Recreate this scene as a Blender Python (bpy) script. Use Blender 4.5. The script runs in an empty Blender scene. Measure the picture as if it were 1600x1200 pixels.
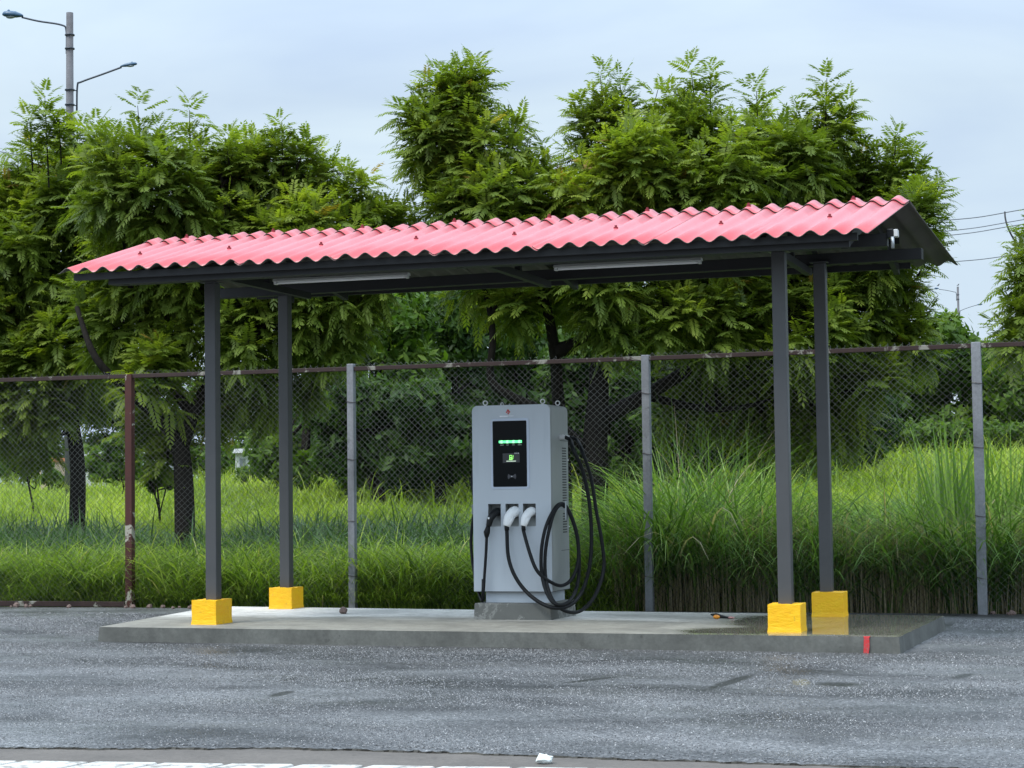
import bpy, math, random
import numpy as np
from math import sin, cos, pi, radians, atan, sqrt
from mathutils import Matrix, Vector

random.seed(7)
RNG = np.random.default_rng(11)
scene = bpy.context.scene
COL = scene.collection

# ------------------------------------------------------------------ camera
FPX = 3000.0; YAW = radians(17.9); PIT = atan(165/3000); ROLL = .013; HC = 1.27
C0 = np.array([0, 0, HC])
_f = np.array([-sin(YAW), cos(YAW), 0]); _r = np.array([cos(YAW), sin(YAW), 0]); _u = np.array([0, 0, 1.])
FW = _f*cos(PIT)+_u*sin(PIT); _u1 = -_f*sin(PIT)+_u*cos(PIT)
RT = _r*cos(ROLL)-_u1*sin(ROLL); UP = _u1*cos(ROLL)+_r*sin(ROLL)
cam = bpy.data.cameras.new('camera'); camo = bpy.data.objects.new('camera', cam); COL.objects.link(camo)
cam.sensor_width = 36; cam.lens = FPX/1600*36; cam.clip_end = 3000; cam.clip_start = .1
camo.matrix_world = Matrix(((RT[0], UP[0], -FW[0], 0), (RT[1], UP[1], -FW[1], 0), (RT[2], UP[2], -FW[2], HC), (0, 0, 0, 1)))
scene.camera = camo

# ------------------------------------------------------------------ light
scene.view_settings.view_transform = 'Standard'; scene.view_settings.look = 'None'
scene.view_settings.exposure = 0.15; scene.view_settings.gamma = 1
SUN_EL = radians(58); SUN_AZ = radians(215)          # azimuth clockwise from +Y: behind and to the left of the camera
sd = np.array([sin(SUN_AZ)*cos(SUN_EL), cos(SUN_AZ)*cos(SUN_EL), sin(SUN_EL)])
sl = bpy.data.lights.new('sun', 'SUN'); sl.energy = 2.3; sl.angle = radians(18); sl.color = (1, .965, .9)
so = bpy.data.objects.new('sun', sl); COL.objects.link(so); so.rotation_euler = Vector(sd).to_track_quat('Z', 'Y').to_euler()
world = bpy.data.worlds.new('World'); scene.world = world; world.use_nodes = True
nt = world.node_tree; nt.nodes.clear()
def N(nt, t, **k):
    n = nt.nodes.new(t)
    for a, b in k.items(): setattr(n, a, b)
    return n
wo = N(nt, 'ShaderNodeOutputWorld'); bg = N(nt, 'ShaderNodeBackground'); bg.inputs[1].default_value = .12
sky = N(nt, 'ShaderNodeTexSky', sky_type='NISHITA', sun_disc=False); sky.sun_elevation = SUN_EL; sky.sun_rotation = SUN_AZ
sky.air_density = 1.2; sky.dust_density = 2
tc = N(nt, 'ShaderNodeTexCoord'); mp = N(nt, 'ShaderNodeMapping'); mp.inputs['Scale'].default_value = (1.1, 1.1, 4.5); mp.inputs['Rotation'].default_value = (.12, .1, .3)
nz = N(nt, 'ShaderNodeTexNoise'); nz.inputs['Scale'].default_value = 2.6; nz.inputs['Detail'].default_value = 5; nz.inputs['Distortion'].default_value = .5
cr = N(nt, 'ShaderNodeValToRGB'); cr.color_ramp.elements[0].position = .34; cr.color_ramp.elements[1].position = .68
cr.color_ramp.elements[0].color = (4.3, 5.35, 6.85, 1); cr.color_ramp.elements[1].color = (5.7, 6.8, 7.6, 1)
mx = N(nt, 'ShaderNodeMix', data_type='RGBA'); mx.inputs[0].default_value = .88
sep = N(nt, 'ShaderNodeSeparateXYZ'); mr = N(nt, 'ShaderNodeMapRange'); mr.inputs[1].default_value = .2; mr.inputs[2].default_value = .95; mr.inputs[3].default_value = 1.0; mr.inputs[4].default_value = 3.3
vm = N(nt, 'ShaderNodeVectorMath', operation='SCALE')
L = nt.links.new
L(tc.outputs['Generated'], mp.inputs[0]); L(mp.outputs[0], nz.inputs['Vector']); L(nz.outputs[0], cr.inputs[0])
L(sky.outputs[0], mx.inputs[6]); L(cr.outputs[0], mx.inputs[7])
L(tc.outputs['Generated'], sep.inputs[0]); L(sep.outputs[2], mr.inputs[0]); L(mx.outputs[2], vm.inputs[0]); L(mr.outputs[0], vm.inputs['Scale'])
L(vm.outputs[0], bg.inputs[0]); L(bg.outputs[0], wo.inputs[0])

# ------------------------------------------------------------------ picture-to-place helpers (give a distance, get a point)
def ray(x, y): return FW+RT*(x-800)/FPX-UP*(y-600)/FPX
def onz(x, y, z=0.): r = ray(x, y); return C0+r*(z-HC)/r[2]
def ony(x, y, Y): r = ray(x, y); return C0+r*Y/r[1]
def onx(x, y, X): r = ray(x, y); return C0+r*X/r[0]
def AT(x, y, d): return C0+ray(x, y)*d
def proj(P):
    v = np.atleast_2d(P)-C0; d = v@FW
    return 800+FPX*(v@RT)/d, 600-FPX*(v@UP)/d, d

# ------------------------------------------------------------------ materials
MATS = {}
def mat(name, col=(.5, .5, .5), rough=.5, metal=0., spec=.5):
    m = bpy.data.materials.new(name); m.use_nodes = True; MATS[name] = m
    b = m.node_tree.nodes['Principled BSDF']
    b.inputs['Base Color'].default_value = (*col, 1); b.inputs['Roughness'].default_value = rough; b.inputs['Metallic'].default_value = metal
    b.inputs['Specular IOR Level'].default_value = spec
    return m, m.node_tree, b
def noise(nt, scale, detail=4, rough=.55, vec=None, dist=0.):
    n = N(nt, 'ShaderNodeTexNoise'); n.inputs['Scale'].default_value = scale; n.inputs['Detail'].default_value = detail; n.inputs['Roughness'].default_value = rough
    n.inputs['Distortion'].default_value = dist
    if vec: nt.links.new(vec, n.inputs['Vector'])
    return n.outputs[0]
def ramp(nt, src, stops, interp='LINEAR'):
    r = N(nt, 'ShaderNodeValToRGB'); r.color_ramp.interpolation = interp
    while len(r.color_ramp.elements) < len(stops): r.color_ramp.elements.new(.5)
    for e, (p, c) in zip(r.color_ramp.elements, stops):
        e.position = p; e.color = (c, c, c, 1) if isinstance(c, (int, float)) else (*c, 1)
    nt.links.new(src, r.inputs[0]); return r.outputs[0]
def mixc(nt, fac, a, b, mode='MIX'):
    m = N(nt, 'ShaderNodeMix', data_type='RGBA', blend_type=mode)
    for s, i in ((fac, 0), (a, 6), (b, 7)):
        if isinstance(s, (int, float)): m.inputs[i].default_value = s if i == 0 else (s, s, s, 1)
        elif isinstance(s, tuple): m.inputs[i].default_value = (*s, 1)
        else: nt.links.new(s, m.inputs[i])
    return m.outputs[2]
def mth(nt, op, a, b=0., clamp=False):
    m = N(nt, 'ShaderNodeMath', operation=op); m.use_clamp = clamp
    for s, i in ((a, 0), (b, 1)):
        if isinstance(s, (int, float)): m.inputs[i].default_value = s
        else: nt.links.new(s, m.inputs[i])
    return m.outputs[0]
def bump(nt, b, h, strength=.3, dist=.01):
    n = N(nt, 'ShaderNodeBump'); n.inputs['Strength'].default_value = strength; n.inputs['Distance'].default_value = dist
    nt.links.new(h, n.inputs['Height']); nt.links.new(n.outputs[0], b.inputs['Normal'])
def pos(nt): return N(nt, 'ShaderNodeNewGeometry').outputs['Position']
def smap(nt, vec, sc, rot=(0, 0, 0)):
    m = N(nt, 'ShaderNodeMapping'); m.inputs['Scale'].default_value = sc; m.inputs['Rotation'].default_value = rot
    nt.links.new(vec, m.inputs[0]); return m.outputs[0]
def xyz(nt, vec):
    s = N(nt, 'ShaderNodeSeparateXYZ'); nt.links.new(vec, s.inputs[0]); return s.outputs

# asphalt: fresh, damp, speckled aggregate, with wet smears
m, t, b = mat('asphalt', rough=.5)
p = pos(t)
vo = N(t, 'ShaderNodeTexVoronoi'); vo.inputs['Scale'].default_value = 95; t.links.new(p, vo.inputs['Vector'])
vcol = xyz(t, vo.outputs['Color'])
agg = ramp(t, vcol[0], [(0, (.040, .041, .042)), (.5, (.082, .084, .086)), (.86, (.13, .132, .135)), (.97, (.17, .17, .17)), (1, (.24, .24, .24))])
pw = smap(t, p, (.55, .95, 1), (0, 0, .12))
pat = ramp(t, noise(t, 1.3, 5, .6, pw, .4), [(.36, .38), (.5, 1.), (.64, 1.5)])
grain = ramp(t, noise(t, 40, 3, .7, p), [(.3, .5), (.7, 1.5)])
c1 = mixc(t, 1., agg, pat, 'MULTIPLY'); c1 = mixc(t, 1., c1, grain, 'MULTIPLY')
dirt = ramp(t, noise(t, .8, 4, .6, smap(t, p, (.5, 2, 1))), [(.56, 0.), (.7, .5)])
c1 = mixc(t, dirt, c1, (.06, .06, .052))
sp = xyz(t, p); wn = noise(t, 3.2, 4, .65, p)
def smear(cx, cy, rx, ry, rot):
    """soft-edged elongated stain on the ground around a place"""
    q = onz(cx, cy); e = onz(cx+rx*cos(rot), cy+rx*sin(rot)); f_ = onz(cx, cy+ry)
    a = math.atan2(e[1]-q[1], e[0]-q[0]); R1 = math.hypot(e[0]-q[0], e[1]-q[1]); R2 = max(.06, abs(f_[1]-q[1])*abs(cos(a)))
    dx = mth(t, 'SUBTRACT', sp[0], float(q[0])); dy = mth(t, 'SUBTRACT', sp[1], float(q[1]))
    u = mth(t, 'MULTIPLY', mth(t, 'ADD', mth(t, 'MULTIPLY', dx, cos(a)), mth(t, 'MULTIPLY', dy, sin(a))), 1/R1)
    v = mth(t, 'MULTIPLY', mth(t, 'SUBTRACT', mth(t, 'MULTIPLY', dy, cos(a)), mth(t, 'MULTIPLY', dx, sin(a))), 1/R2)
    d = mth(t, 'ADD', mth(t, 'MULTIPLY', u, u), mth(t, 'MULTIPLY', v, v)); d = mth(t, 'ADD', d, mth(t, 'MULTIPLY', mth(t, 'SUBTRACT', wn, .5), 1.3))
    return ramp(t, d, [(.35, 1.), (1., 0.)])
wet = None
for a_ in ((1143, 1065, 44, 8, -.33), (440, 1084, 20, 4, -.3), (925, 1062, 50, 3, -.12), (1308, 1069, 34, 4, .08), (1505, 1056, 18, 4, -.3), (560, 1062, 50, 3, -.1), (460, 1060, 24, 5, -.2)):
    k_ = smear(*a_); wet = k_ if wet is None else mth(t, 'MAXIMUM', wet, k_)
yel = smear(1252, 1066, 17, 6, 0)
c1 = mixc(t, mth(t, 'MULTIPLY', yel, .6), c1, (.17, .14, .06)); c1 = mixc(t, mth(t, 'MULTIPLY', wet, .9), c1, (.022, .023, .02))
sk = mth(t, 'ADD', mth(t, 'MULTIPLY', mth(t, 'ABSOLUTE', mth(t, 'SUBTRACT', sp[1], 14.5)), 2.2), mth(t, 'MULTIPLY', mth(t, 'SUBTRACT', wn, .5), 1.5))
c1 = mixc(t, ramp(t, sk, [(.2, .55), (1., 0.)]), c1, (.035, .036, .033))
t.links.new(c1, b.inputs['Base Color'])
rr = ramp(t, noise(t, 1.1, 4, .6, smap(t, p, (.6, 1.1, 1), (0, 0, .1)), .5), [(.34, .28), (.48, .42), (.66, .62)])
rr = mth(t, 'ADD', rr, mth(t, 'MULTIPLY', vcol[1], .12)); t.links.new(rr, b.inputs['Roughness'])
bump(t, b, mth(t, 'ADD', mth(t, 'MULTIPLY', vo.outputs['Distance'], .8), mth(t, 'MULTIPLY', noise(t, 45, 3, .7, p), .7)), .7, .006)

def concrete(name, base, wet=False, streak=True):
    m, t, b = mat(name, rough=.8)
    p = pos(t)
    big = noise(t, 1.7, 6, .65, p, .4); sm = noise(t, 35, 4, .7, p)
    c = mixc(t, 1., tuple(base), ramp(t, big, [(.3, .68), (.5, 1.), (.7, 1.22)]), 'MULTIPLY')
    c = mixc(t, 1., c, ramp(t, sm, [(.25, .8), (.75, 1.2)]), 'MULTIPLY')
    spots = ramp(t, noise(t, 14, 3, .6, p), [(.66, 0.), (.72, .6)])
    c = mixc(t, spots, c, tuple(x*.45 for x in base))
    if streak:
        st = ramp(t, noise(t, 5, 3, .6, smap(t, p, (1.4, 1.4, .25))), [(.45, 0.), (.7, .5)])
        c = mixc(t, st, c, tuple(x*.6 for x in base))
    h = mth(t, 'ADD', sm, mth(t, 'MULTIPLY', big, 2.))
    if wet:
        s = xyz(t, p)
        n1 = mth(t, 'MULTIPLY', mth(t, 'SUBTRACT', noise(t, 1.1, 4, .55, smap(t, p, (.7, 1.5, 1)), .3), .5), 3.2)
        # standing water on the right-hand half, damp along the front
        wx = mth(t, 'MULTIPLY', mth(t, 'ADD', s[0], 3.35), 1.9)
        w = mth(t, 'ADD', wx, n1, False)
        wa = ramp(t, mth(t, 'ADD', w, .35), [(.0, 0.), (.75, 1.)])
        fr = mth(t, 'ADD', mth(t, 'MULTIPLY', mth(t, 'SUBTRACT', 16.3, s[1]), 1.5), mth(t, 'MULTIPLY', n1, .8))
        da = ramp(t, mth(t, 'ADD', fr, .5), [(.1, 0.), (.9, .85)])
        da2 = ramp(t, mth(t, 'ADD', mth(t, 'MULTIPLY', mth(t, 'ADD', s[0], 5.2), .5), mth(t, 'MULTIPLY', n1, .5)), [(.1, 0.), (.8, .8)])
        damp = mth(t, 'MAXIMUM', mth(t, 'MAXIMUM', da, wa), da2)
        geo = N(t, 'ShaderNodeNewGeometry'); nz_ = xyz(t, geo.outputs['Normal'])[2]
        top = ramp(t, nz_, [(.6, 0.), (.9, 1.)])
        damp = mth(t, 'MULTIPLY', damp, top); wa = mth(t, 'MULTIPLY', wa, top)
        c = mixc(t, damp, c, mixc(t, 1., c, (.34, .33, .29), 'MULTIPLY'))
        r = mth(t, 'SUBTRACT', mth(t, 'SUBTRACT', .85, mth(t, 'MULTIPLY', damp, .22)), mth(t, 'MULTIPLY', wa, .60))
        t.links.new(r, b.inputs['Roughness'])
        h = mth(t, 'MULTIPLY', h, mth(t, 'SUBTRACT', 1.0, wa))
    t.links.new(c, b.inputs['Base Color']); bump(t, b, h, .35, .006)
    return m
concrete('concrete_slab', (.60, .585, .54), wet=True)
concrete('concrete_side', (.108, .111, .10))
m, t, b = mat('concrete_plinth', rough=.8); p = pos(t)
big = noise(t, 4, 6, .75, p, .4)
c = mixc(t, ramp(t, big, [(.52, 0.), (.56, .55), (.62, .05)]), mixc(t, noise(t, 3, 4, .6, p), (.10, .105, .095), (.17, .17, .155)), (.38, .38, .35))
t.links.new(c, b.inputs['Base Color']); bump(t, b, noise(t, 40, 4, .7, p), .4, .006)
m, t, b = mat('chipping', rough=.5)
at = N(t, 'ShaderNodeAttribute', attribute_name='rnd'); t.links.new(ramp(t, at.outputs['Fac'], [(0, (.012, .012, .013)), (.35, (.05, .051, .053)), (.75, (.17, .172, .178)), (.96, (.28, .28, .28)), (1, (.46, .46, .45))]), b.inputs['Base Color'])
concrete('edge_dirt', (.06, .057, .048), streak=False)
concrete('gutter_concrete', (.105, .092, .08), streak=False)
concrete('post_concrete', (.22, .23, .245)); concrete('lamp_concrete', (.12, .12, .13))

m, t, b = mat('white_kerb_paint', rough=.6); p = pos(t)
c = mixc(t, ramp(t, noise(t, 9, 5, .7, p), [(.50, 0.), (.62, .85)]), (.50, .485, .45), (.16, .15, .13)); t.links.new(c, b.inputs['Base Color'])
bump(t, b, noise(t, 30, 4, .7, p), .4, .006)
m, t, b = mat('red_mark', rough=.7); p = pos(t)
t.links.new(mixc(t, ramp(t, noise(t, 60, 4, .7, p), [(.5, 0.), (.65, .7)]), (.50, .02, .024), (.22, .12, .11)), b.inputs['Base Color'])
m, t, b = mat('yellow_paint', rough=.5); p = pos(t)
c = mixc(t, ramp(t, noise(t, 12, 4, .6, smap(t, p, (1, 1, 2.5))), [(.3, 0.), (.7, 1.)]), (.93, .47, .002), (.95, .56, .003)); c = mixc(t, ramp(t, noise(t, 22, 5, .75, p), [(.60, 0.), (.72, .55)]), c, (.42, .27, .06)); t.links.new(c, b.inputs['Base Color'])
bump(t, b, noise(t, 28, 5, .7, smap(t, p, (.7, .7, 2))), .5, .012)
m, t, b = mat('dark_steel', rough=.42); p = pos(t)
c = mixc(t, noise(t, 5, 5, .6, p), (.056, .058, .060), (.078, .080, .083)); t.links.new(c, b.inputs['Base Color']); bump(t, b, noise(t, 130, 2, .5, p), .08, .002)
m, t, b = mat('roof_red', rough=.36); p = pos(t)
c = mixc(t, ramp(t, noise(t, 2.4, 6, .65, smap(t, p, (2, .5, 1))), [(.3, 0.), (.75, 1.)]), (.54, .050, .062), (.62, .105, .115))
c = mixc(t, ramp(t, noise(t, 70, 3, .7, p), [(.62, 0.), (.8, .35)]), c, (.75, .5, .5))
c = mixc(t, ramp(t, noise(t, 1.5, 5, .7, smap(t, p, (3.2, .35, 1)), .6), [(.5, 0.), (.75, .45)]), c, (.42, .05, .06))
t.links.new(c, b.inputs['Base Color']); bump(t, b, noise(t, 80, 3, .6, p), .15, .003)
b.inputs['Coat Weight'].default_value = .35; b.inputs['Coat Roughness'].default_value = .28
m, t, b = mat('roof_under', rough=.75); p = pos(t)
c = mixc(t, noise(t, 4, 5, .6, p), (.075, .07, .062), (.12, .112, .10)); t.links.new(c, b.inputs['Base Color'])
mat('bolt', (.22, .02, .03), .5)
m, t, b = mat('frame_steel_shaded', rough=.55, spec=.3); p = pos(t)  # same steel as the posts, with the shade under the roof put into its colour
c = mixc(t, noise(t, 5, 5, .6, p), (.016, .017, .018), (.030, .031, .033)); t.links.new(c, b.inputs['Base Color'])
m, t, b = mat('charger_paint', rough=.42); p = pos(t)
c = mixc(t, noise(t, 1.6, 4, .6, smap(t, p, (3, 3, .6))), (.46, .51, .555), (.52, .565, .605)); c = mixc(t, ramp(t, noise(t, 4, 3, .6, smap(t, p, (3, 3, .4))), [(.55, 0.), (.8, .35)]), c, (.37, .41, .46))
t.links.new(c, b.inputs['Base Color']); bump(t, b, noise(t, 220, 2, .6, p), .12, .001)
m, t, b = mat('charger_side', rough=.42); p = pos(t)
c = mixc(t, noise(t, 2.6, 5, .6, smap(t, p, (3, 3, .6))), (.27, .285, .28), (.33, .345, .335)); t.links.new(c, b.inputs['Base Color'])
mat('bezel', (.50, .56, .66), .35); mat('screen_black', (.003, .004, .005), .12, spec=.12); mat('screen_grey', (.035, .036, .04), .3)
mat('recess_dark', (.05, .055, .06), .6); mat('rubber', (.006, .007, .008), .5, spec=.25); mat('connector_white', (.85, .87, .87), .35)
mat('black_plastic', (.006, .007, .008), .4, spec=.3); mat('steel', (.8, .8, .8), .3, .35); mat('galvanised', (.42, .45, .47), .4, .6)
mat('logo_red', (.5, .06, .05), .5); mat('logo_white', (.85, .87, .9), .5); mat('logo_grey', (.15, .15, .165), .4)
mat('slot_dark', (.035, .035, .035), .6)
def emis(name, col, s):
    m, t, b = mat(name, tuple(x*.5 for x in col), .5); b.inputs['Emission Color'].default_value = (*col, 1); b.inputs['Emission Strength'].default_value = s
emis('led_green', (.12, 1., .32), 1.6); emis('led_core', (.35, 1., .5), 1.3); emis('icon_green', (.35, 1., .2), .9); emis('icon_white', (.8, 1., .8), .7); emis('text_dim', (.35, .45, .4), .35)
mat('tube_white', (.85, .86, .86), .35); mat('tube_body', (.60, .61, .60), .45)
def rusty(name, a, bcol, chip, lo, hi):
    m, t, b = mat(name, rough=.75); p = pos(t)
    c = mixc(t, noise(t, 9, 5, .7, p), a, bcol)
    c = mixc(t, ramp(t, noise(t, 2.6, 5, .7, smap(t, p, (1, 1, .8)), .8), [(lo, 0.), (hi, 1.)]), c, chip)
    t.links.new(c, b.inputs['Base Color']); bump(t, b, noise(t, 40, 4, .7, p), .3, .004)
rusty('rust_dark', (.018, .010, .009), (.048, .022, .018), (.26, .25, .21), .55, .60)
rusty('rust_post', (.035, .010, .008), (.085, .022, .014), (.36, .34, .28), .56, .59)
m, t, b = mat('wire', (.14, .145, .14), .5, .3); p = pos(t)
c = mixc(t, ramp(t, noise(t, .9, 4, .6, p), [(.4, 0.), (.62, 1.)]), (.13, .135, .13), (.035, .030, .025)); t.links.new(c, b.inputs['Base Color'])
mat('lamp_blue', (.035, .09, .16), .4); mat('lamp_arm', (.05, .06, .08), .5); mat('lamp_glass', (.3, .33, .35), .3)
mat('power_wire', (.10, .11, .13), .6); mat('bird_black', (.012, .012, .016), .6)
m, t, b = mat('bark', rough=.9, spec=.12); p = pos(t)
c = mixc(t, noise(t, 7, 6, .7, smap(t, p, (3, 3, .7))), (.007, .006, .005), (.028, .024, .020)); t.links.new(c, b.inputs['Base Color']); bump(t, b, noise(t, 12, 5, .7, smap(t, p, (3, 3, .6))), .7, .03)
m, t, b = mat('soil', rough=.95); p = pos(t)
c = mixc(t, noise(t, 1.5, 5, .65, p), (.018, .026, .010), (.05, .065, .018)); t.links.new(c, b.inputs['Base Color'])
mat('far_white', (.60, .61, .62), .7); mat('far_cream', (.62, .48, .34), .8); mat('far_orange', (.6, .22, .08), .8); mat('far_glass', (.25, .27, .29), .3)
m, t, b = mat('rock', rough=.85); p = pos(t); c = mixc(t, noise(t, 30, 4, .6, p), (.10, .065, .055), (.24, .17, .15)); t.links.new(c, b.inputs['Base Color'])
mat('orange_plastic', (.75, .28, .02), .3); mat('pink_plastic', (.45, .22, .2), .5); mat('white_scrap', (.75, .8, .78), .4)

def leafmat(name, stops, trans=.35, rough=.45, tcol=(1., 1.25, .45), spec=.22):
    """leaf pigment from a per-leaf random number; light passing through comes out yellower"""
    m = bpy.data.materials.new(name); m.use_nodes = True; MATS[name] = m; t = m.node_tree
    b = t.nodes['Principled BSDF']; out = t.nodes['Material Output']
    at = N(t, 'ShaderNodeAttribute', attribute_name='rnd')
    c = ramp(t, at.outputs['Fac'], stops)
    t.links.new(c, b.inputs['Base Color']); b.inputs['Roughness'].default_value = rough; b.inputs['Specular IOR Level'].default_value = spec
    tr = N(t, 'ShaderNodeBsdfTranslucent'); t.links.new(mixc(t, 1., c, tuple(tcol), 'MULTIPLY'), tr.inputs[0])
    mx = N(t, 'ShaderNodeMixShader'); mx.inputs[0].default_value = trans
    t.links.new(b.outputs[0], mx.inputs[1]); t.links.new(tr.outputs[0], mx.inputs[2]); t.links.new(mx.outputs[0], out.inputs[0])
leafmat('neem_leaf', [(0, (.070, .110, .020)), (.45, (.135, .190, .030)), (.8, (.22, .278, .042)), (.985, (.28, .33, .05)), (1, (.30, .21, .05))], .42, .5, (1.6, 1.7, .5))
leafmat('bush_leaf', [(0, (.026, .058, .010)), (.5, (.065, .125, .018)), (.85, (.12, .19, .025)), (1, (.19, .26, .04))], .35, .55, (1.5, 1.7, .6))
leafmat('grass_bright', [(0, (.055, .11, .018)), (.4, (.15, .25, .035)), (.75, (.27, .38, .06)), (.93, (.42, .50, .14)), (1, (.48, .42, .22))], .4, .45, (1.3, 1.35, .5))
leafmat('grass_field', [(0, (.10, .16, .025)), (.35, (.22, .32, .045)), (.75, (.37, .46, .07)), (1, (.52, .56, .16))], .4, .5, (1.3, 1.35, .5))
leafmat('grass_tall', [(0, (.035, .085, .016)), (.35, (.085, .17, .032)), (.65, (.17, .30, .06)), (.87, (.36, .50, .16)), (.9, (.30, .25, .16)), (1, (.52, .44, .31))], .4, .45, (1.3, 1.35, .5))
leafmat('weed_leaf', [(0, (.03, .075, .028)), (.5, (.07, .14, .05)), (.9, (.13, .22, .085)), (1, (.34, .40, .27))], .3, .42, (1.3, 1.4, .6))
leafmat('dark_shaded_leaf', [(0, (.014, .034, .010)), (.5, (.035, .075, .016)), (.85, (.075, .13, .022)), (1, (.12, .18, .03))], .3, .55, (1.4, 1.6, .6))  # darker bush foliage, with the neem canopy's shade put into the pigment
M = MATS

# ------------------------------------------------------------------ objects
def tag(o, label=None, cat=None, group=None, kind=None):
    if label: o['label'] = label
    if cat: o['category'] = cat
    if group: o['group'] = group
    if kind: o['kind'] = kind
    return o
def thing(name, loc, label, cat, group=None):
    o = bpy.data.objects.new(name, None); COL.objects.link(o); o.location = tuple(float(v) for v in loc); o.empty_display_size = .2
    return tag(o, label, cat, group)
def org(o):
    v = np.zeros(3)
    while o is not None: v = v+np.array(o.location); o = o.parent
    return v
class MB:
    """collects world-space geometry, then builds ONE mesh object"""
    def __init__(s): s.v = []; s.f = []; s.m = []
    def add(s, vs, fs, mi=0):
        o = len(s.v); s.v += [tuple(map(float, v)) for v in vs]; s.f += [tuple(i+o for i in f) for f in fs]; s.m += [mi]*len(fs); return s
    def hexa(s, p, mi=0):   # 8 points: bottom 4 ccw, top 4 ccw
        return s.add(p, [(3, 2, 1, 0), (4, 5, 6, 7), (0, 1, 5, 4), (1, 2, 6, 5), (2, 3, 7, 6), (3, 0, 4, 7)], mi)
    def box(s, a, b, mi=0):
        x0, y0, z0 = a; x1, y1, z1 = b
        return s.hexa([(x0, y0, z0), (x1, y0, z0), (x1, y1, z0), (x0, y1, z0), (x0, y0, z1), (x1, y0, z1), (x1, y1, z1), (x0, y1, z1)], mi)
    def beam(s, a, b, w, h, mi=0, up=(0, 0, 1)):
        a = np.array(a, float); b = np.array(b, float); d = b-a; d /= np.linalg.norm(d); u = np.array(up, float)
        sd_ = np.cross(d, u); sd_ /= np.linalg.norm(sd_); u = np.cross(sd_, d)
        P = []
        for e in (a, b):
            for i, j in ((-1, -1), (1, -1), (1, 1), (-1, 1)): P.append(e+sd_*w/2*i+u*h/2*j)
        return s.add(P, [(0, 1, 2, 3), (7, 6, 5, 4), (0, 4, 5, 1), (1, 5, 6, 2), (2, 6, 7, 3), (3, 7, 4, 0)], mi)
    def tube(s, pts, r, n=8, mi=0, cap=True):
        pts = [np.array(p, float) for p in pts]; k = len(pts)
        rs = [r]*k if isinstance(r, (int, float)) else list(r)
        o = len(s.v); prev = None
        for i, p in enumerate(pts):
            d = pts[min(i+1, k-1)]-pts[max(i-1, 0)]; d = d/(np.linalg.norm(d)+1e-9)
            if prev is None:
                a = np.array([0, 0, 1.]) if abs(d[2]) < .9 else np.array([1., 0, 0])
            else: a = prev
            u = a-d*(a@d); u /= np.linalg.norm(u)+1e-9; w = np.cross(d, u); prev = u
            for j in range(n):
                q = p+rs[i]*(u*cos(2*pi*j/n)+w*sin(2*pi*j/n)); s.v.append(tuple(q.tolist()))
        for i in range(k-1):
            for j in range(n):
                s.f.append((o+i*n+j, o+i*n+(j+1) % n, o+(i+1)*n+(j+1) % n, o+(i+1)*n+j)); s.m.append(mi)
        if cap:
            s.f.append(tuple(o+j for j in range(n))[::-1]); s.m.append(mi); s.f.append(tuple(o+(k-1)*n+j for j in range(n))); s.m.append(mi)
        return s
    def sphere(s, c, r, mi=0, nu=10, nv=6, jit=0.):
        c = np.array(c, float); r = np.array([r]*3 if isinstance(r, (int, float)) else r, float)
        vs = [c+r*np.array([0, 0, 1.])]
        for i in range(1, nv):
            for j in range(nu):
                a = pi*i/nv; q = 2*pi*j/nu; k = 1+jit*(random.random()-.5)
                vs.append(c+r*k*np.array([sin(a)*cos(q), sin(a)*sin(q), cos(a)]))
        vs.append(c-r*np.array([0, 0, 1.])); e = len(vs)-1
        fs = [(0, 1+j, 1+(j+1) % nu) for j in range(nu)]
        for i in range(nv-2):
            for j in range(nu): fs.append((1+i*nu+j, 1+(i+1)*nu+j, 1+(i+1)*nu+(j+1) % nu, 1+i*nu+(j+1) % nu))
        fs += [(e, 1+(nv-2)*nu+(j+1) % nu, 1+(nv-2)*nu+j) for j in range(nu)]
        return s.add(vs, fs, mi)
    def build(s, name, mats, parent=None, smooth=False, bevel=0., seg=2, loc=None, local=False):
        me = bpy.data.meshes.new(name)
        o0 = org(parent) if parent is not None else (np.array(loc, float) if loc is not None and not local else np.zeros(3))
        me.from_pydata([tuple(float(a-b) for a, b in zip(v, o0)) for v in s.v], [], s.f)
        for mm in (mats if isinstance(mats, list) else [mats]): me.materials.append(M[mm])
        me.polygons.foreach_set('material_index', s.m)
        if smooth: me.polygons.foreach_set('use_smooth', [True]*len(s.f))
        me.update()
        o = bpy.data.objects.new(name, me); COL.objects.link(o)
        if parent is not None: o.parent = parent
        elif loc is not None: o.location = tuple(float(v) for v in loc)
        if bevel:
            bv = o.modifiers.new('bevel', 'BEVEL'); bv.width = bevel; bv.segments = seg; bv.limit_method = 'ANGLE'
        return o
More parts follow.
